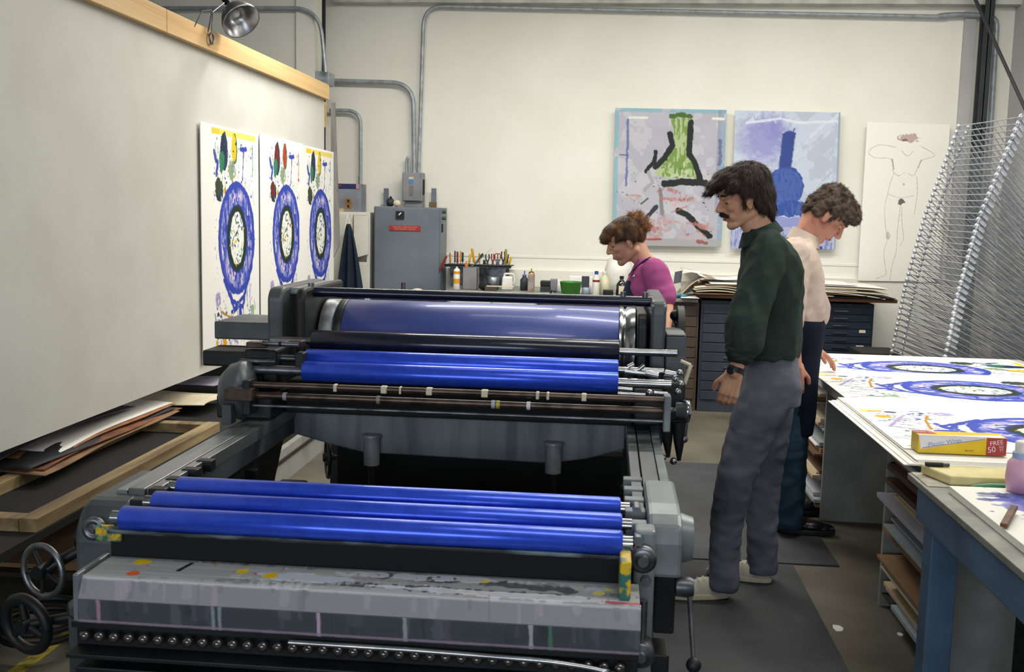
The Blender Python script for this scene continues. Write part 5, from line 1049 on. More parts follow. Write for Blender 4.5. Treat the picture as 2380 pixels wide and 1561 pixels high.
def torn(x0, x1, y0, y1, z, m, lab, th=.004, s=0, rise=.02, cat='board', name='card_sheet', amp=.012):
    r = random.Random(s)
    def P(u, v): e = math.sin(v * 9 + s) * amp; return (x0 + (x1 + e - x0) * u, y0 + (y1 - y0) * v, z + rise * math.sin(v * PI) + .006 * math.sin(u * 3 + v * 5 + s))
    return MB().grid(P, 6, 30, (0, 0, -th)).build(name, m, label=lab, cat=cat)
torn(-2.52, -2.225, 3.85, 5.2, .526, m_card, 'dark brown torn card lying on the wooden frame', .003, 1, .004)
torn(-2.52, -2.245, 3.9, 5.28, .534, mat('rust_card', '#8c5534', .8, col2='#5f3a26', scale=7), 'rust brown torn card between the dark card and the grey paper', .003, 3, .005)
torn(-2.52, -2.265, 3.85, 5.22, .541, mat('black_paper', '#23242a', .7), 'dark grey crumpled paper on the rust brown card', .003, 5, .006)
torn(-2.56, -2.285, 4.0, 5.3, .548, mat('tan_backing', '#a8714a', .8, col2='#7c5034', scale=7), 'orange-tan backing card just under the white sheet', .003, 2, .006)
torn(-2.56, -2.305, 4.12, 5.3, .555, m_paper, 'long white sheet on top of the brown card pile by the panel', .003, 2, .006, cat='paper', name='paper_sheet', amp=.008)
torn(-2.66, -2.38, 3.5, 5.0, .58, mat('grey_paper', '#4b4a54', .8), 'curled dark grey paper behind the white sheet', .004, 7, .03)
torn(-2.6, -2.15, 5.35, 5.75, .53, m_cream, 'cream paper lying past the far end of the brown card pile', .003, 4, .01, 'paper', 'paper_sheet')
torn(-2.7, -2.3, 5.85, 6.2, .55, mat('lilac_paper', '#a9a6b8', .8), 'lilac grey paper lying farthest along the low shelf', .003, 6, .01, 'paper', 'paper_sheet')
MB().bx(-2.4, -2.02, 3.8, 4.9, .152, .17).build('card_sheet', m_card, label='brown card on the bottom of the low shelf behind the handwheel', cat='board')
HQ = at(70, 1475, Z=.03) + Vector((.06, 0, 0))
for k, (y0, x0) in enumerate(((3.05, -1.8),)): MB().tube([(HQ.x + .15 * math.cos(t) * 1.0, HQ.y + .15 * math.sin(t), .03 + .006 * t) for t in [k2 * PI / 12 for k2 in range(72)]], .012, 8).build('coiled_hose', m_black, label='black hose coiled on the floor at the left of the press', cat='hose')
# ------------------------------------------------------------------ people: continuous surfaces grown from overlapping tapered volumes
m_skin = mat('skin', '#d3a284', .55, col2='#c08a6c', scale=9, bump=.04, bscale=200)
m_skin2 = mat('ruddy_skin', '#d09880', .55, col2='#c07a64', scale=9, bump=.04, bscale=200)
m_lip = mat('lips', '#b8786a', .5)
m_eye = mat('eye_white', '#e6e0d8', .2); m_iris = mat('iris', '#2c211a', .2)
m_hair1 = mat('dark_brown_hair', '#2a1e18', .6, col2='#3b2c24', scale=26, stretch=(3, 3, .5), spec=.25, bump=.2, bscale=220)
m_hair2 = mat('greying_brown_hair', '#6b5b50', .7, col2='#3a2f28', scale=32, spec=.2, bump=.3, bscale=160)
m_hair3 = mat('chestnut_hair', '#3d281a', .55, col2='#6b4828', scale=14, stretch=(2.5, 1, 1), spec=.3, bump=.2, bscale=200)
m_green = mat('dark_green_shirt', '#2f3d38', .85, spec=.15, col2='#27332f', scale=4, bump=.15, bscale=300)
m_jean = mat('washed_black_denim', '#6a6e7a', .9, spec=.15, col2='#4b4e5a', scale=4.5, detail=8, bump=.2, bscale=250)
m_jean2 = mat('blue_denim', '#2f4658', .85, spec=.15, col2='#24384a', scale=5, bump=.2, bscale=250)
m_beige = mat('beige_shirt', '#c9b8ac', .85, spec=.15, col2='#bfaca0', scale=5, bump=.12, bscale=260)
m_apron = mat('navy_apron', '#10192a', .8, spec=.15, col2='#0c1422', scale=5, bump=.15, bscale=260)
m_pinks = mat('magenta_tshirt', '#be6299', .85, spec=.15, col2='#ad548b', scale=5, bump=.12, bscale=260)
m_deni = mat('dark_denim_bib', '#27344a', .85, spec=.15, col2='#1f2a3e', scale=6)
m_shoe = mat('white_sneaker', '#d6d2c2', .6, col2='#c2bdaa', scale=12); m_sole = mat('sneaker_sole', '#c9c1a8', .6)
m_bshoe = mat('black_leather', '#101116', .3)
class Blob:
    def __init__(s): s.mb = MB()
    def cap(s, p0, p1, r0, r1=None, n=20, flat=None):
        r1 = r0 if r1 is None else r1; p0, p1 = Vector(p0), Vector(p1); u, v, d = basis(p1 - p0); L = (p1 - p0).length; prof = []
        for k in range(7): a = PI / 2 * (1 - k / 6); prof.append((r0 * math.cos(a) + 1e-4, -r0 * math.sin(a)))
        for k in range(7): a = PI / 2 * k / 6; prof.append((r1 * math.cos(a) + 1e-4, L + r1 * math.sin(a)))
        s.mb.lathe(p0, prof, d, n); return s
    def limb(s, pts, rs):
        for a, b, r, q in zip(pts, pts[1:], rs, rs[1:]): s.cap(a, b, r, q)
        return s
    def ell(s, c, r, rot=None): s.mb.ball(c, r, 24, 18, rot); return s
    def loft(s, rings):
        """rings: (centre, rx, ry[, forward direction angle, tilt]) stacked upwards, closed"""
        n = 32; vs = []
        for q in rings:
            c, rx, ry = Vector(q[0]), q[1], q[2]; sq = 2.4; til = q[3] if len(q) > 3 else 0
            for k in range(n):
                a = 2 * PI * k / n; ca, sa = math.cos(a), math.sin(a); e = 2 / sq
                x = rx * math.copysign(abs(ca) ** e, ca); y = ry * math.copysign(abs(sa) ** e, sa)
                vs.append(c + Vector((x * math.cos(til), y, x * math.sin(til))))
        m = len(rings); s.mb.add(vs, [(i * n + k, i * n + (k + 1) % n, (i + 1) * n + (k + 1) % n, (i + 1) * n + k) for i in range(m - 1) for k in range(n)] + [tuple(range(n))[::-1], tuple(range((m - 1) * n, m * n))]); return s
    def build(s, name, m, parent, voxel=.006, smooth=4, fold=None, label=None, fac=.6, hem=None):
        me = bpy.data.meshes.new('tmp'); me.from_pydata([tuple(v) for v in s.mb.v], [], s.mb.f); me.update()
        bm = bmesh.new(); bm.from_mesh(me); bmesh.ops.recalc_face_normals(bm, faces=bm.faces); bm.to_mesh(me); bm.free()
        ob = bpy.data.objects.new('tmp', me); C.objects.link(ob)
        r = ob.modifiers.new('r', 'REMESH'); r.mode = 'VOXEL'; r.voxel_size = voxel; r.use_smooth_shade = True
        q = ob.modifiers.new('s', 'SMOOTH'); q.factor = fac; q.iterations = smooth
        dg = bpy.context.evaluated_depsgraph_get(); out = bpy.data.meshes.new_from_object(ob.evaluated_get(dg), depsgraph=dg)
        bpy.data.objects.remove(ob); bpy.data.meshes.remove(me)
        n = len(out.vertices)
        if fold:
            nr = [v.normal.copy() for v in out.vertices]
            for v, q in zip(out.vertices, nr): v.co += q * fold(v.co)
        if hem is not None:
            for v in out.vertices: v.co.z = max(v.co.z, hem)
        org = Vector(ORG[parent.name])
        for v in out.vertices: v.co -= org
        out.materials.clear(); out.materials.append(m); out.polygons.foreach_set('use_smooth', [True] * len(out.polygons)); out.name = name; out.update()
        return link(name, out, parent, tuple(org), label=label)
def strands(o, crown, n, L, lift, w=.0016, wild=.25, down=.5, seed=1, keep=None):
    """short tapering locks growing out of a hair volume, merged into the same mesh"""
    me = o.data; r = random.Random(seed); org = Vector(ORG[o.parent.name]); V = [v.co.copy() for v in me.vertices]; F = [tuple(p.vertices) for p in me.polygons]; N = [v.normal.copy() for v in me.vertices]
    K = len(V); c = Vector(crown) - org
    for _ in range(n):
        i = r.randrange(K); p, nn = V[i], N[i]; d = (p - c); d = d - nn * d.dot(nn) + Vector((r.uniform(-1, 1), r.uniform(-1, 1), r.uniform(-1, 1))) * wild * .1; d.z -= down * .05
        if d.length < 1e-4: continue
        d = (d - nn * d.dot(nn)).normalized(); s_ = nn.cross(d).normalized(); l = L * r.uniform(.5, 1.2); b = len(V); q = p - nn * .001
        for k in range(4):
            t = k / 3; wd = w * (1 - t * .85); x = q + d * l * t + nn * (lift * (t - t * t * .55)) + s_ * (r.uniform(-1, 1) * wild * l * .25 * t); V += [x - s_ * wd, x + s_ * wd]
        F += [(b + 2 * k, b + 2 * k + 1, b + 2 * k + 3, b + 2 * k + 2) for k in range(3)]
    m2 = bpy.data.meshes.new(me.name); m2.from_pydata([tuple(v) for v in V], [], F); m2.materials.append(me.materials[0]); m2.polygons.foreach_set('use_smooth', [True] * len(F)); m2.update(); o.data = m2
class Head:
    """frame at the head's middle: f forward, l to the figure's left, u up"""
    def __init__(s, c, f, up=(0, 0, 1), k=1.0, roll=0):
        s.c = Vector(c); s.f = Vector(f).normalized(); s.l = Vector(up).cross(s.f).normalized(); s.u = s.f.cross(s.l); s.k = k
        s.R = Matrix((s.f, s.l, s.u)).transposed()
    def p(s, x, y, z): return s.c + (s.f * x + s.l * y + s.u * z) * s.k
    def ell(s, b, x, y, z, rx, ry, rz, pit=0): b.ell(s.p(x, y, z), (rx * s.k, ry * s.k, rz * s.k), s.R @ Euler((0, pit, 0)).to_matrix())
    def cap(s, b, a, c, r0, r1): b.cap(s.p(*a), s.p(*c), r0 * s.k, r1 * s.k, 14)
    def skull(s, b, fem=False):
        s.ell(b, -.012, 0, .035, .094, .073, .082); s.ell(b, .03, 0, .045, .058, .062, .06); s.ell(b, .035, 0, -.025, .052, .056, .075)
        s.ell(b, .02, 0, -.06, .056, .052, .045); s.ell(b, .066, 0, -.09, .022, .024, .02)   # jaw, chin
        s.cap(b, (-.02, .045, -.06), (.055, .018, -.09), .02, .016); s.cap(b, (-.02, -.045, -.06), (.055, -.018, -.09), .02, .016)
        s.cap(b, (.079, .024, .028), (.079, -.024, .028), .012, .012)                        # brow
        for y in (1, -1):
            s.ell(b, .058, .037 * y, -.018, .022, .02, .02); s.ell(b, .055, .026 * y, -.052, .024, .02, .024)
            s.ell(b, -.006, .075 * y, -.006, .018, .008, .031, -.2); s.ell(b, -.002, .072 * y, -.03, .012, .008, .014)
        s.cap(b, (.084, 0, .018), (.108, 0, -.018), .009, .011); s.ell(b, .106, 0, -.021, .012, .012, .009)
        for y in (1, -1): s.ell(b, .094, .011 * y, -.024, .011, .008, .008)
        s.ell(b, .083, 0, -.05, .014, .024, .008); s.ell(b, .08, 0, -.063, .013, .02, .008); s.ell(b, .074, 0, -.045, .02, .026, .018)
    def eyes(s, parent):
        for y in (1, -1):
            c = s.p(.066, .030 * y, .006); e = MB().ball(c, .0118 * s.k, 16, 12).build('eye', m_eye, parent); MB().ball(s.p(.0735, .030 * y, .0015), .0056 * s.k, 12, 8).build('iris', m_iris, e)
            MB().ball(s.p(.0662, .030 * y, .0098), (.0132 * s.k, .0145 * s.k, .0108 * s.k), 16, 12, s.R).build('eyelid', m_skin, parent)
            MB().tube([s.p(.0745, .018 * y, .001), s.p(.0795, .028 * y, .0045), s.p(.077, .038 * y, .0035), s.p(.069, .0445 * y, -.001)], [.0008, .0016, .0017, .0008], 6).build('lashes', m_iris, parent)
    def brows(s, parent, m):
        for y in (1, -1): MB().tube([s.p(.087, .012 * y, .031), s.p(.088, .026 * y, .036), s.p(.076, .046 * y, .03)], [.004 * s.k, .005 * s.k, .003 * s.k], 8).build('eyebrow', m, parent)
def nz(p, sc, s=0): return noise.noise(Vector((p.x * sc + s, p.y * sc, p.z * sc)))
def hand(b, w, d, palm_n, thumb, k=1.0, curl=.5):
    """w wrist, d direction to the knuckles, palm_n normal out of the palm, thumb side vector"""
    d = Vector(d).normalized(); t = Vector(thumb); t = (t - d * t.dot(d)).normalized(); n = Vector(palm_n); n = (n - d * n.dot(d) - t * n.dot(t)).normalized(); w = Vector(w)
    kn = w + d * .088 * k
    for q in (-.03, -.011, .009, .027): b.cap(w + t * q * .7 * k + d * .012, kn + t * q * k, .0155 * k, .012 * k, 12)
    b.cap(w + t * .018 * k + n * .006, w + t * .034 * k + d * .045 * k + n * .01 * k, .017 * k, .014 * k, 12)
    for q, L in ((.03, .072), (.0095, .08), (-.0115, .075), (-.031, .06)):
        p = kn + t * q * k; dd = d.copy(); r = .0092
        for seg, (f, a) in enumerate(((.45, curl * .55), (.3, curl), (.25, curl * .9))):
            dd = (Matrix.Rotation(0, 3, 'X') @ dd); ang = a; dd = (dd * math.cos(ang) + n * math.sin(ang)).normalized() if seg == 0 else (dd * math.cos(ang) + (n - dd * n.dot(dd)).normalized() * math.sin(ang)).normalized()
            e = p + dd * L * f * k; b.cap(p, e, r * k, (r - .0008) * k, 12); p = e; r -= .0008
    a0 = w + t * .034 * k + d * .03 * k + n * .012 * k; a1 = a0 + (t * .55 + d * .8 + n * .35).normalized() * .04 * k; a2 = a1 + (t * .1 + d * 1 + n * .4).normalized() * .03 * k
    b.cap(a0, a1, .0125 * k, .011 * k, 12).cap(a1, a2, .011 * k, .0095 * k, 12)
def shoe(parent, heel, d, L, m, msole, name='sneaker', lift=.0, tall=.075):
    d = Vector(d).normalized(); s = Vector((0, 0, 1)).cross(d); h = Vector((heel[0], heel[1], lift + .002)); R = Matrix((d, s, Vector((0, 0, 1)))).transposed()
    b = Blob(); P = lambda x, y, z: h + d * x * L + s * y + Vector((0, 0, z))
    b.ell(P(.16, 0, .045), (.16 * L, .036, .04), R).ell(P(.35, 0, .045), (.2 * L, .036, .042), R).ell(P(.62, 0, .036), (.25 * L, .042, .032), R).ell(P(.8, .002, .03), (.18 * L, .041, .026), R)
    b.cap(P(.16, 0, .05), P(.14, 0, tall + .015), .036, .037)
    def cut(co): return 0
    o = b.build(name, m, parent, .004, 5)
    vs = []; n = 28; prof = MB()
    pts = []
    for k in range(n):
        a = 2 * PI * k / n; x = .5 + .5 * math.cos(a); wd = .034 + .012 * math.sin(min(1, max(0, x)) * PI * .9) + (.004 if x > .6 else 0); pts.append(h + d * x * L * 1.0 + s * math.copysign(abs(math.sin(a)) ** .7, math.sin(a)) * wd)
    sm = MB(); sm.prism([(p.x, p.y) for p in pts], lift + .001, lift + .027, 'z').build('sole', msole, o, bevel=.006)
    if m is m_shoe:
        l = MB()
        for k in range(5): x = .38 + .07 * k; l.tube([P(x, -.022, .082 - .006 * k), P(x, 0, .09 - .007 * k), P(x, .022, .082 - .006 * k)], .003, 6)
        l.build('laces', m_white, o)
    return o

# ---- man in the dark green shirt
Yc = 4.36
M1 = thing('person', 'man in a dark green shirt and grey-black jeans watching the press, facing left', 'person', (.62, Yc, 0))
A = lambda x, y, Y=Yc: at(x, y, Y=Y)
sh_n, el_n, wr_n = A(1790, 580, 4.19), A(1748, 748, 4.10), A(1707, 866, 4.08); kn_d = A(1688, 930, 4.08) - wr_n
sh_f, el_f, wr_f = A(1785, 580, 4.53), A(1760, 745, 4.62), A(1765, 860, 4.60)
hipn, kneen, ankn = A(1795, 880, 4.27), A(1712, 1100, 4.22), A(1690, 1318, 4.27); hipf, kneef, ankf = A(1800, 880, 4.46), A(1776, 1105, 4.5), A(1772, 1300, 4.52)
b = Blob(); pel = A(1792, 850); chest = A(1788, 640); neck = A(1772, 535)
b.loft([(A(1792, 900), .09, .15), (A(1790, 850), .095, .155), (A(1790, 780), .09, .14), (A(1790, 700), .1, .15), (A(1792, 630), .1, .165), (A(1788, 585), .075, .15), (A(1780, 555), .05, .08)])
hd = Head(A(1727, 463), (-1, -.12, -.28), k=1.02)
b.limb([A(1785, 565), A(1764, 530), hd.p(-.035, 0, -.05)], [.065, .057, .055]); b.cap(A(1765, 545), hd.p(.0, 0, -.07), .05, .045)
b.limb([sh_n, el_n, wr_n], [.052, .04, .027]).limb([sh_f, el_f, wr_f], [.052, .04, .027])
b.cap(el_n.lerp(wr_n, .1), el_n.lerp(wr_n, .45), .04, .04)
hand(b, wr_n, kn_d, (.75, .35, 0), (-.45, .4, -.1) if False else (-.9, .1, -.25), 1.0, .62)
hand(b, wr_f, (-.15, 0, -1), (0, -1, 0), (-1, 0, 0), 1.0, .4)
for h_, k_, a_ in ((hipn, kneen, ankn), (hipf, kneef, ankf)): b.limb([h_, k_, a_], [.075, .05, .035]); b.cap(a_, a_ + Vector((-.02, 0, -.03)), .026, .015)
hd.skull(b)
b.build('body', m_skin, M1, .0036, 3); hd.eyes(M1); hd.brows(M1, m_hair1)
# hair: thick, pushed forward over the brow, longer at the nape
b = Blob()
hd.ell(b, -.03, 0, .06, .1, .088, .088); hd.ell(b, .025, 0, .09, .085, .074, .05); hd.ell(b, -.07, 0, .01, .06, .078, .09); hd.ell(b, -.085, 0, -.055, .035, .062, .06)
hd.ell(b, .085, 0, .085, .05, .06, .03, .35); hd.ell(b, .118, 0, .066, .03, .045, .018, .6)
for y in (1, -1): hd.ell(b, -.028, .072 * y, .04, .05, .02, .052); hd.ell(b, .035, .066 * y, .06, .042, .018, .028); hd.ell(b, .014, .074 * y, .01, .01, .008, .035); hd.ell(b, -.055, .066 * y, -.02, .03, .02, .05)
ho = b.build('hair', m_hair1, M1, .0045, 3, lambda p: .006 * nz(p, 30) + .003 * nz(p, 70, 5))
strands(ho, hd.p(-.06, 0, .12), 9000, .034, .008, .0013, .3, .4)
b = Blob(); b.cap(hd.p(.098, .0, -.037), hd.p(.082, .03, -.05), .0095 * 1.06, .006); b.cap(hd.p(.098, 0, -.037), hd.p(.082, -.03, -.05), .0095 * 1.06, .006)
mo = b.build('moustache', m_hair1, M1, .003, 2, lambda p: .0012 * nz(p, 150))
strands(mo, hd.p(.07, 0, -.02), 500, .012, .003, .0008, .6, 1.0, 6)
b = Blob(); b.cap(hd.p(.092, .012, -.061), hd.p(.092, -.012, -.061), .005, .005); b.build('lip', m_lip, M1, .002, 2)
# shirt
def fold_shirt(p): return .012 * nz(Vector((p.x, p.y, p.z * .35)), 10, 3) + .008 * (1 - abs(nz(Vector((p.x + p.z * .35, p.y, p.z * .4)), 13, 7)) * 3) * .6 + .004 * nz(Vector((p.x - p.z * .6, p.y, p.z * .8)), 28, 2)
b = Blob()
b.loft([(A(1788, 826), .112, .165), (A(1788, 806), .122, .178), (A(1786, 770), .13, .186), (A(1788, 720), .13, .188), (A(1792, 670), .128, .192), (A(1794, 625), .122, .2), (A(1790, 588), .105, .205), (A(1784, 562), .085, .175), (A(1776, 545), .068, .12), (A(1770, 532), .056, .075)])
b.limb([sh_n + Vector((0, .02, 0)), sh_n.lerp(el_n, .5) + Vector((-.012, 0, 0)), el_n + Vector((-.022, 0, -.01)), A(1731, 792, 4.09)], [.076, .07, .078, .074])
b.limb([sh_f, el_f, A(1760, 790, 4.62)], [.074, .068, .07])
so = b.build('shirt', m_green, M1, .0065, 4, fold_shirt)
b = Blob(); c0, c1 = A(1733, 790, 4.09), A(1723, 812, 4.085); b.cap(c0, c1, .07, .064)
b.build('rolled_cuff', m_green, M1, .005, 2, lambda p: .007 * nz(Vector((p.x, p.y, p.z * 3)), 26, 1))
# collar: band leaning round the neck
def Pc(u, v):
    a = 2 * PI * u; c_ = A(1768, 543).lerp(A(1764, 527), v); r = .068 - .004 * v
    f_ = .5 - .5 * math.cos(a); return c_ + Vector((math.cos(a) * r * 1.02, math.sin(a) * r, .028 * math.cos(a) + (.0 if v < .5 else 0)))
MB().grid(Pc, 40, 5, None).build('collar', m_green, so)
def Pc2(u, v):
    a = 2 * PI * u; c_ = A(1764, 527).lerp(A(1769, 549), v); r = .066 + .022 * v
    return c_ + Vector((math.cos(a) * r * 1.02, math.sin(a) * r, .028 * math.cos(a) - .012 * v * (1 - math.cos(a))))
MB().grid(Pc2, 40, 5, None).build('collar', m_green, so)
# jeans
def fold_j(p): return .006 * nz(Vector((p.x, p.y, p.z * 1.6)), 13, 3) + (.005 * nz(Vector((p.x * 1.1 + p.z * .8, p.y, p.z * 1.6 - p.x * .7)), 15, 9) + .006 * max(0, nz(Vector((p.x + p.z * .6, p.y, p.z * 2.4)), 9, 4)) if p.z < .75 else .003 * nz(p, 22))
b = Blob(); b.loft([(A(1793, 935), .115, .155), (A(1795, 890), .118, .165), (A(1792, 850), .112, .16), (A(1790, 822), .106, .152)])
b.limb([hipn + Vector((0, .01, 0)), A(1752, 985, 4.25), kneen, A(1690, 1200, 4.24), A(1683, 1290, 4.27), A(1682, 1348, 4.27)], [.108, .1, .078, .069, .064, .066])
b.limb([hipf, A(1787, 990, 4.48), kneef, A(1772, 1200, 4.51), A(1771, 1318, 4.52)], [.105, .092, .075, .068, .066])
b.build('jeans', m_jean, M1, .006, 4, fold_j, hem=.048)
b = Blob(); wq = el_n.lerp(wr_n, .93); dv = (wr_n - el_n).normalized(); b.cap(wq - dv * .006, wq + dv * .006, .033, .032)
wt = MB(); wt.cyl(wq - dv * .011, wq + dv * .011, .0335, .0325, 24).build('wristwatch', m_black, M1)
MB().cyl(wq + Vector((-.02, -.028, .0)), wq + Vector((-.026, -.036, .0)), .016, n=20).build('watch_face', m_steel2, M1)
h1 = at(1696, 1392, Z=.012); shoe(M1, (h1.x - .0, h1.y + .03), (-1, -.12, 0), .30, m_shoe, m_sole, lift=.008)
h2 = at(1796, 1358, Z=.012); shoe(M1, (h2.x, h2.y + .03), (-.94, .28, 0), .29, m_shoe, m_sole, lift=.008)

# ---- man in the beige shirt bending over the prints
Y2 = 5.3
M2 = thing('person', 'man with curly greying hair, beige shirt and navy apron bent over the prints', 'person', (.93, Y2, 0))
A = lambda x, y, Y=Y2: at(x, y, Y=Y)
sh_n, el_n, wr_n = A(1845, 590, 5.12), A(1838, 745, 5.08), A(1851, 850, 5.08); sh_f, el_f, wr_f = A(1862, 590, 5.48), A(1893, 716, 5.5), at(1893, 806, Y=5.66)
b = Blob(); b.loft([(A(1838, 850), .1, .15), (A(1840, 780), .1, .15), (A(1850, 700), .11, .155), (A(1852, 640), .105, .17), (A(1852, 590), .08, .15), (A(1858, 565), .05, .09)])
hd = Head(A(1924, 502), (.62, -.06, -.78), up=(.45, 0, 1), k=1.08)
b.limb([A(1855, 570), A(1876, 545), hd.p(-.045, 0, -.045)], [.07, .058, .055]); b.cap(A(1872, 552), hd.p(-.0, 0, -.06), .05, .046)
b.limb([sh_n, el_n, wr_n], [.05, .04, .027]).limb([sh_f, el_f, wr_f], [.05, .038, .026])
hand(b, wr_n, (.04, 0, -1), (.3, .9, 0), (.9, -.2, 0), 1.0, .55)
hand(b, wr_f, (.80, -.1, -.62), (-.3, 0, -.9), (.2, -1, 0), 1.0, .3)
hn, kn_, an = A(1838, 890, 5.22), A(1830, 1060, 5.2), A(1830, 1205, 5.24); hf, kf, af = A(1845, 890, 5.42), A(1842, 1040, 5.5), A(1832, 1170, 5.62)
for h_, k_, a_ in ((hn, kn_, an), (hf, kf, af)): b.limb([h_, k_, a_], [.075, .05, .035]); b.cap(a_, a_ + Vector((.02, 0, -.03)), .024, .015)
hd.skull(b); b.build('body', m_skin2, M2, .0036, 3); hd.eyes(M2); hd.brows(M2, m_hair2)
b = Blob(); hd.ell(b, -.02, 0, .058, .105, .086, .082); hd.ell(b, .03, 0, .085, .075, .07, .048); hd.ell(b, -.065, 0, .01, .058, .076, .075); hd.ell(b, -.08, 0, -.03, .03, .058, .045); hd.ell(b, .075, 0, .085, .035, .055, .03)
for y in (1, -1): hd.ell(b, -.02, .072 * y, .045, .052, .02, .045); hd.ell(b, .035, .064 * y, .06, .042, .018, .032); hd.ell(b, -.05, .066 * y, -.01, .03, .018, .04); hd.ell(b, .014, .074 * y, .012, .011, .008, .032)
ho = b.build('hair', m_hair2, M2, .0045, 2, lambda p: .008 * nz(p, 48) + .006 * nz(p, 100, 4))
strands(ho, hd.p(-.05, 0, .12), 9000, .018, .012, .0012, 1.6, 0, 2)
b = Blob(); b.cap(hd.p(.094, .012, -.057), hd.p(.094, -.012, -.057), .005, .005); b.build('lip', m_lip, M2, .002, 2)
b = Blob(); b.loft([(A(1843, 775), .12, .165), (A(1848, 745), .128, .172), (A(1852, 720), .13, .175), (A(1852, 680), .125, .178), (A(1852, 635), .118, .188), (A(1850, 600), .105, .195), (A(1852, 575), .085, .165), (A(1860, 558), .062, .1), (A(1866, 548), .052, .07)])
b.limb([sh_n, el_n], [.075, .068]); b.limb([sh_f, sh_f.lerp(el_f, .6), el_f + Vector((.0, 0, .01)), el_f + Vector((.012, 0, -.03))], [.072, .068, .078, .066]); 
sb_ = b.build('shirt', m_beige, M2, .0065, 4, fold_shirt)
def Pc3(u, v):
    a = 2 * PI * u; c_ = A(1874, 540).lerp(A(1866, 566), v); r = .066 + .018 * v
    return c_ + Vector((math.cos(a) * r, math.sin(a) * r, -.030 * math.cos(a)))
MB().grid(Pc3, 40, 5, None).build('collar', m_beige, sb_)
b = Blob(); b.loft([(A(1832, 1000), .118, .17), (A(1838, 960), .12, .175), (A(1842, 890), .122, .178), (A(1845, 820), .126, .18), (A(1849, 775), .134, .186), (A(1851, 752), .136, .186), (A(1850, 738), .128, .18)])
b.ell(A(1888, 765, 5.4), (.06, .1, .06))
b.build('apron', m_apron, M2, .0065, 4, lambda p: .006 * nz(Vector((p.x, p.y, p.z * .4)), 14, 2))
b = Blob(); b.loft([(A(1840, 960), .1, .15), (A(1842, 880), .11, .16), (A(1842, 800), .105, .155)]); b.limb([hn, kn_, A(1826, 1130, 5.21), A(1832, 1222, 5.23)], [.1, .08, .073, .07]); b.limb([hf, kf, A(1838, 1188, 5.6)], [.1, .078, .07])
b.build('jeans', m_jean2, M2, .0065, 4, fold_j, hem=.05)
MB().tube([A(1893, 782, 5.3), A(1912, 800, 5.3)], .004, 8).build('pencil', m_cream, M2)
h1 = at(1815, 1240, Z=.012); shoe(M2, (h1.x - .02, 5.27), (1, -.02, 0), .30, m_bshoe, m_black, 'shoe', lift=.008)
shoe(M2, (h1.x + .02, 5.62), (.97, .1, 0), .29, m_bshoe, m_black, 'shoe', lift=.008)

# ---- woman in the magenta T-shirt
Y3 = 5.0
M3 = thing('person', 'woman in a magenta T-shirt and denim overalls leaning behind the press, hair pinned up', 'person', (.2, Y3, 0))
A = lambda x, y, Y=Y3: at(x, y, Y=Y)
sh_n, el_n, wr_n = A(1522, 632, 4.86), A(1548, 712, 4.82), A(1546, 775, 4.62); sh_f, el_f, wr_f = A(1505, 632, 5.14), A(1500, 720, 5.2), A(1480, 770, 5.0)
b = Blob(); b.loft([(A(1512, 860), .09, .15), (A(1508, 800), .085, .13), (A(1502, 720), .085, .125), (A(1502, 665), .085, .14), (A(1508, 630), .065, .13), (A(1506, 612), .04, .07)])
hd = Head(A(1455, 559), (-.92, -.10, -.46), up=(-.2, 0, 1), k=.94)
b.limb([A(1508, 620), A(1492, 598), hd.p(-.04, 0, -.05)], [.05, .045, .043]); b.cap(A(1492, 604), hd.p(-.005, 0, -.06), .04, .038)
b.limb([sh_n, el_n, wr_n], [.043, .035, .024]).limb([sh_f, el_f, wr_f], [.043, .034, .024])
hand(b, wr_n, (.05, -.6, -.8), (-1, 0, 0), (0, -.4, .3), .9, .6); hand(b, wr_f, (-.4, -.5, -.7), (0, 0, -1), (0, -1, 0), .9, .5)
for s_ in (-.085, .085): h_, k_, a_ = A(1514, 880, Y3 + s_), Vector((.2, Y3 + s_, .47)), Vector((.22, Y3 + s_, .08)); b.limb([h_, k_, a_], [.08, .055, .035]); b.cap(a_, a_ + Vector((-.09, 0, -.035)), .034, .028)
hd.skull(b, True); b.build('body', m_skin, M3, .0036, 4); hd.eyes(M3); hd.brows(M3, m_hair3)
b = Blob(); hd.ell(b, -.016, 0, .046, .098, .08, .077); hd.ell(b, .025, 0, .068, .076, .068, .048); hd.ell(b, -.06, 0, .015, .05, .066, .062)
hd.ell(b, .082, 0, .056, .036, .056, .036, .6); hd.ell(b, .094, 0, .040, .014, .044, .016, .4); hd.ell(b, -.03, .07, .03, .05, .018, .05); hd.ell(b, -.03, -.07, .03, .05, .018, .05)
hd.ell(b, .02, .07, .04, .03, .015, .03); hd.ell(b, .02, -.07, .04, .03, .015, .03)
ho = b.build('hair', m_hair3, M3, .0045, 3, lambda p: .003 * nz(p, 30))
strands(ho, hd.p(-.06, 0, .12), 7000, .026, .003, .0012, .15, .1, 3)
b = Blob(); q = A(1478, 512); 
for dx, dz, r in ((0, 0, .032), (.028, -.012, .028), (-.018, .01, .024), (.012, .022, .02), (.04, -.03, .026)): b.ell(q + Vector((dx, .0, dz)), (r, r, r * .9))
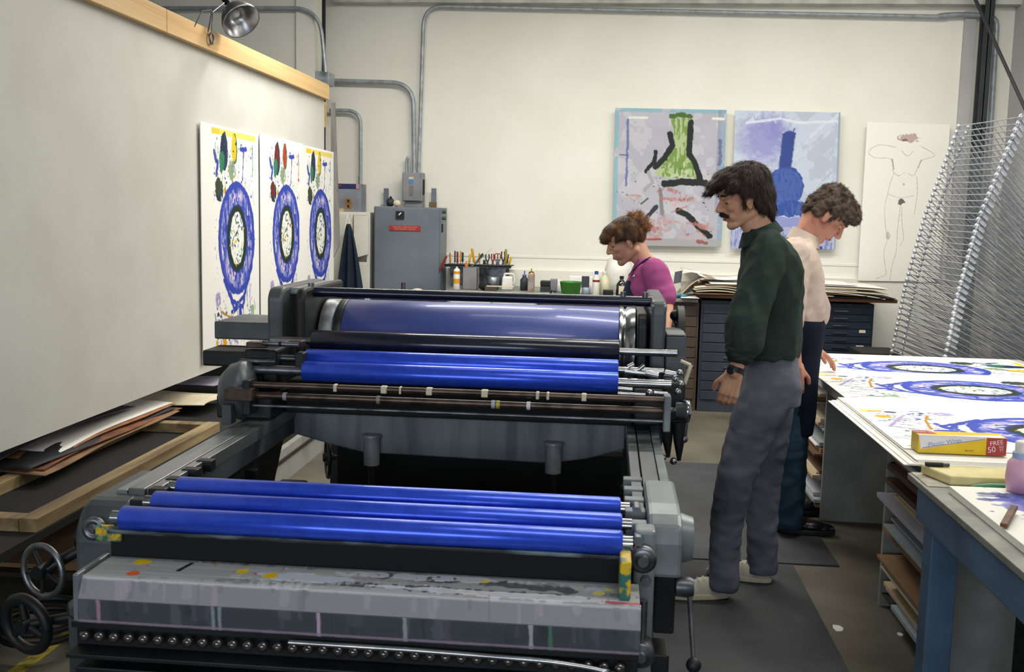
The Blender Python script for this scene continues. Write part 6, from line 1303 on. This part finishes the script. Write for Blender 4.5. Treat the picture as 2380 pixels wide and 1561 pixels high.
b.build('hair_bun', mat('ginger_hair', '#9a6428', .5, col2='#5f3d1f', scale=30, bump=.6, bscale=90), M3, .004, 2, lambda p: .006 * nz(p, 70))
for o_ in list(M3.children):
    if o_.name.startswith('hair_bun'): strands(o_, q, 1800, .03, .012, .0012, 2.0, 0, 5)
b = Blob(); b.cap(hd.p(.094, .011, -.057), hd.p(.094, -.011, -.057), .005, .005); b.build('lip', m_lip, M3, .002, 2)
b = Blob(); b.loft([(A(1508, 745), .098, .14), (A(1505, 700), .1, .145), (A(1504, 665), .102, .155), (A(1508, 635), .09, .155), (A(1508, 618), .07, .13), (A(1504, 606), .052, .08), (A(1500, 598), .045, .055)])
b.limb([sh_n, sh_n.lerp(el_n, .65)], [.066, .062]); b.limb([sh_f, sh_f.lerp(el_f, .65)], [.062, .058]); b.cap(sh_n.lerp(el_n, .6), sh_n.lerp(el_n, .72), .066, .064)
b.build('tshirt', m_pinks, M3, .0055, 4, lambda p: .005 * nz(p, 14, 2) + .003 * nz(p, 30))
b = Blob(); b.loft([(A(1514, 900), .105, .16), (A(1512, 850), .108, .16), (A(1508, 790), .104, .148), (A(1504, 735), .108, .15), (A(1495, 700), .108, .15), (A(1484, 668), .07, .125), (A(1478, 650), .045, .1)])
for s_ in (-.085, .085): b.limb([A(1514, 880, Y3 + s_), Vector((.2, Y3 + s_, .47)), Vector((.22, Y3 + s_, .1))], [.1, .08, .07])
ov = b.build('overalls', m_deni, M3, .0065, 4, fold_j)
for y in (4.92, 5.08): MB().grid(lambda u, v: A(1470, 645, y).lerp(A(1512, 602, y), u) + Vector((-.02 + .02 * u, (v - .5) * .03, .012 * math.sin(u * PI) + .012)), 8, 2, (0, 0, -.004)).build('strap', m_deni, ov)
MB().ball(A(1478, 642, 4.9) + Vector((-.01, -.005, 0)), (.009, .006, .009), 12, 8).build('buckle', m_steel, ov)
for s_ in (-.085, .085): shoe(M3, (.28, Y3 + s_), (-1, 0, 0), .25, m_bshoe, m_black, 'shoe', lift=-.0)
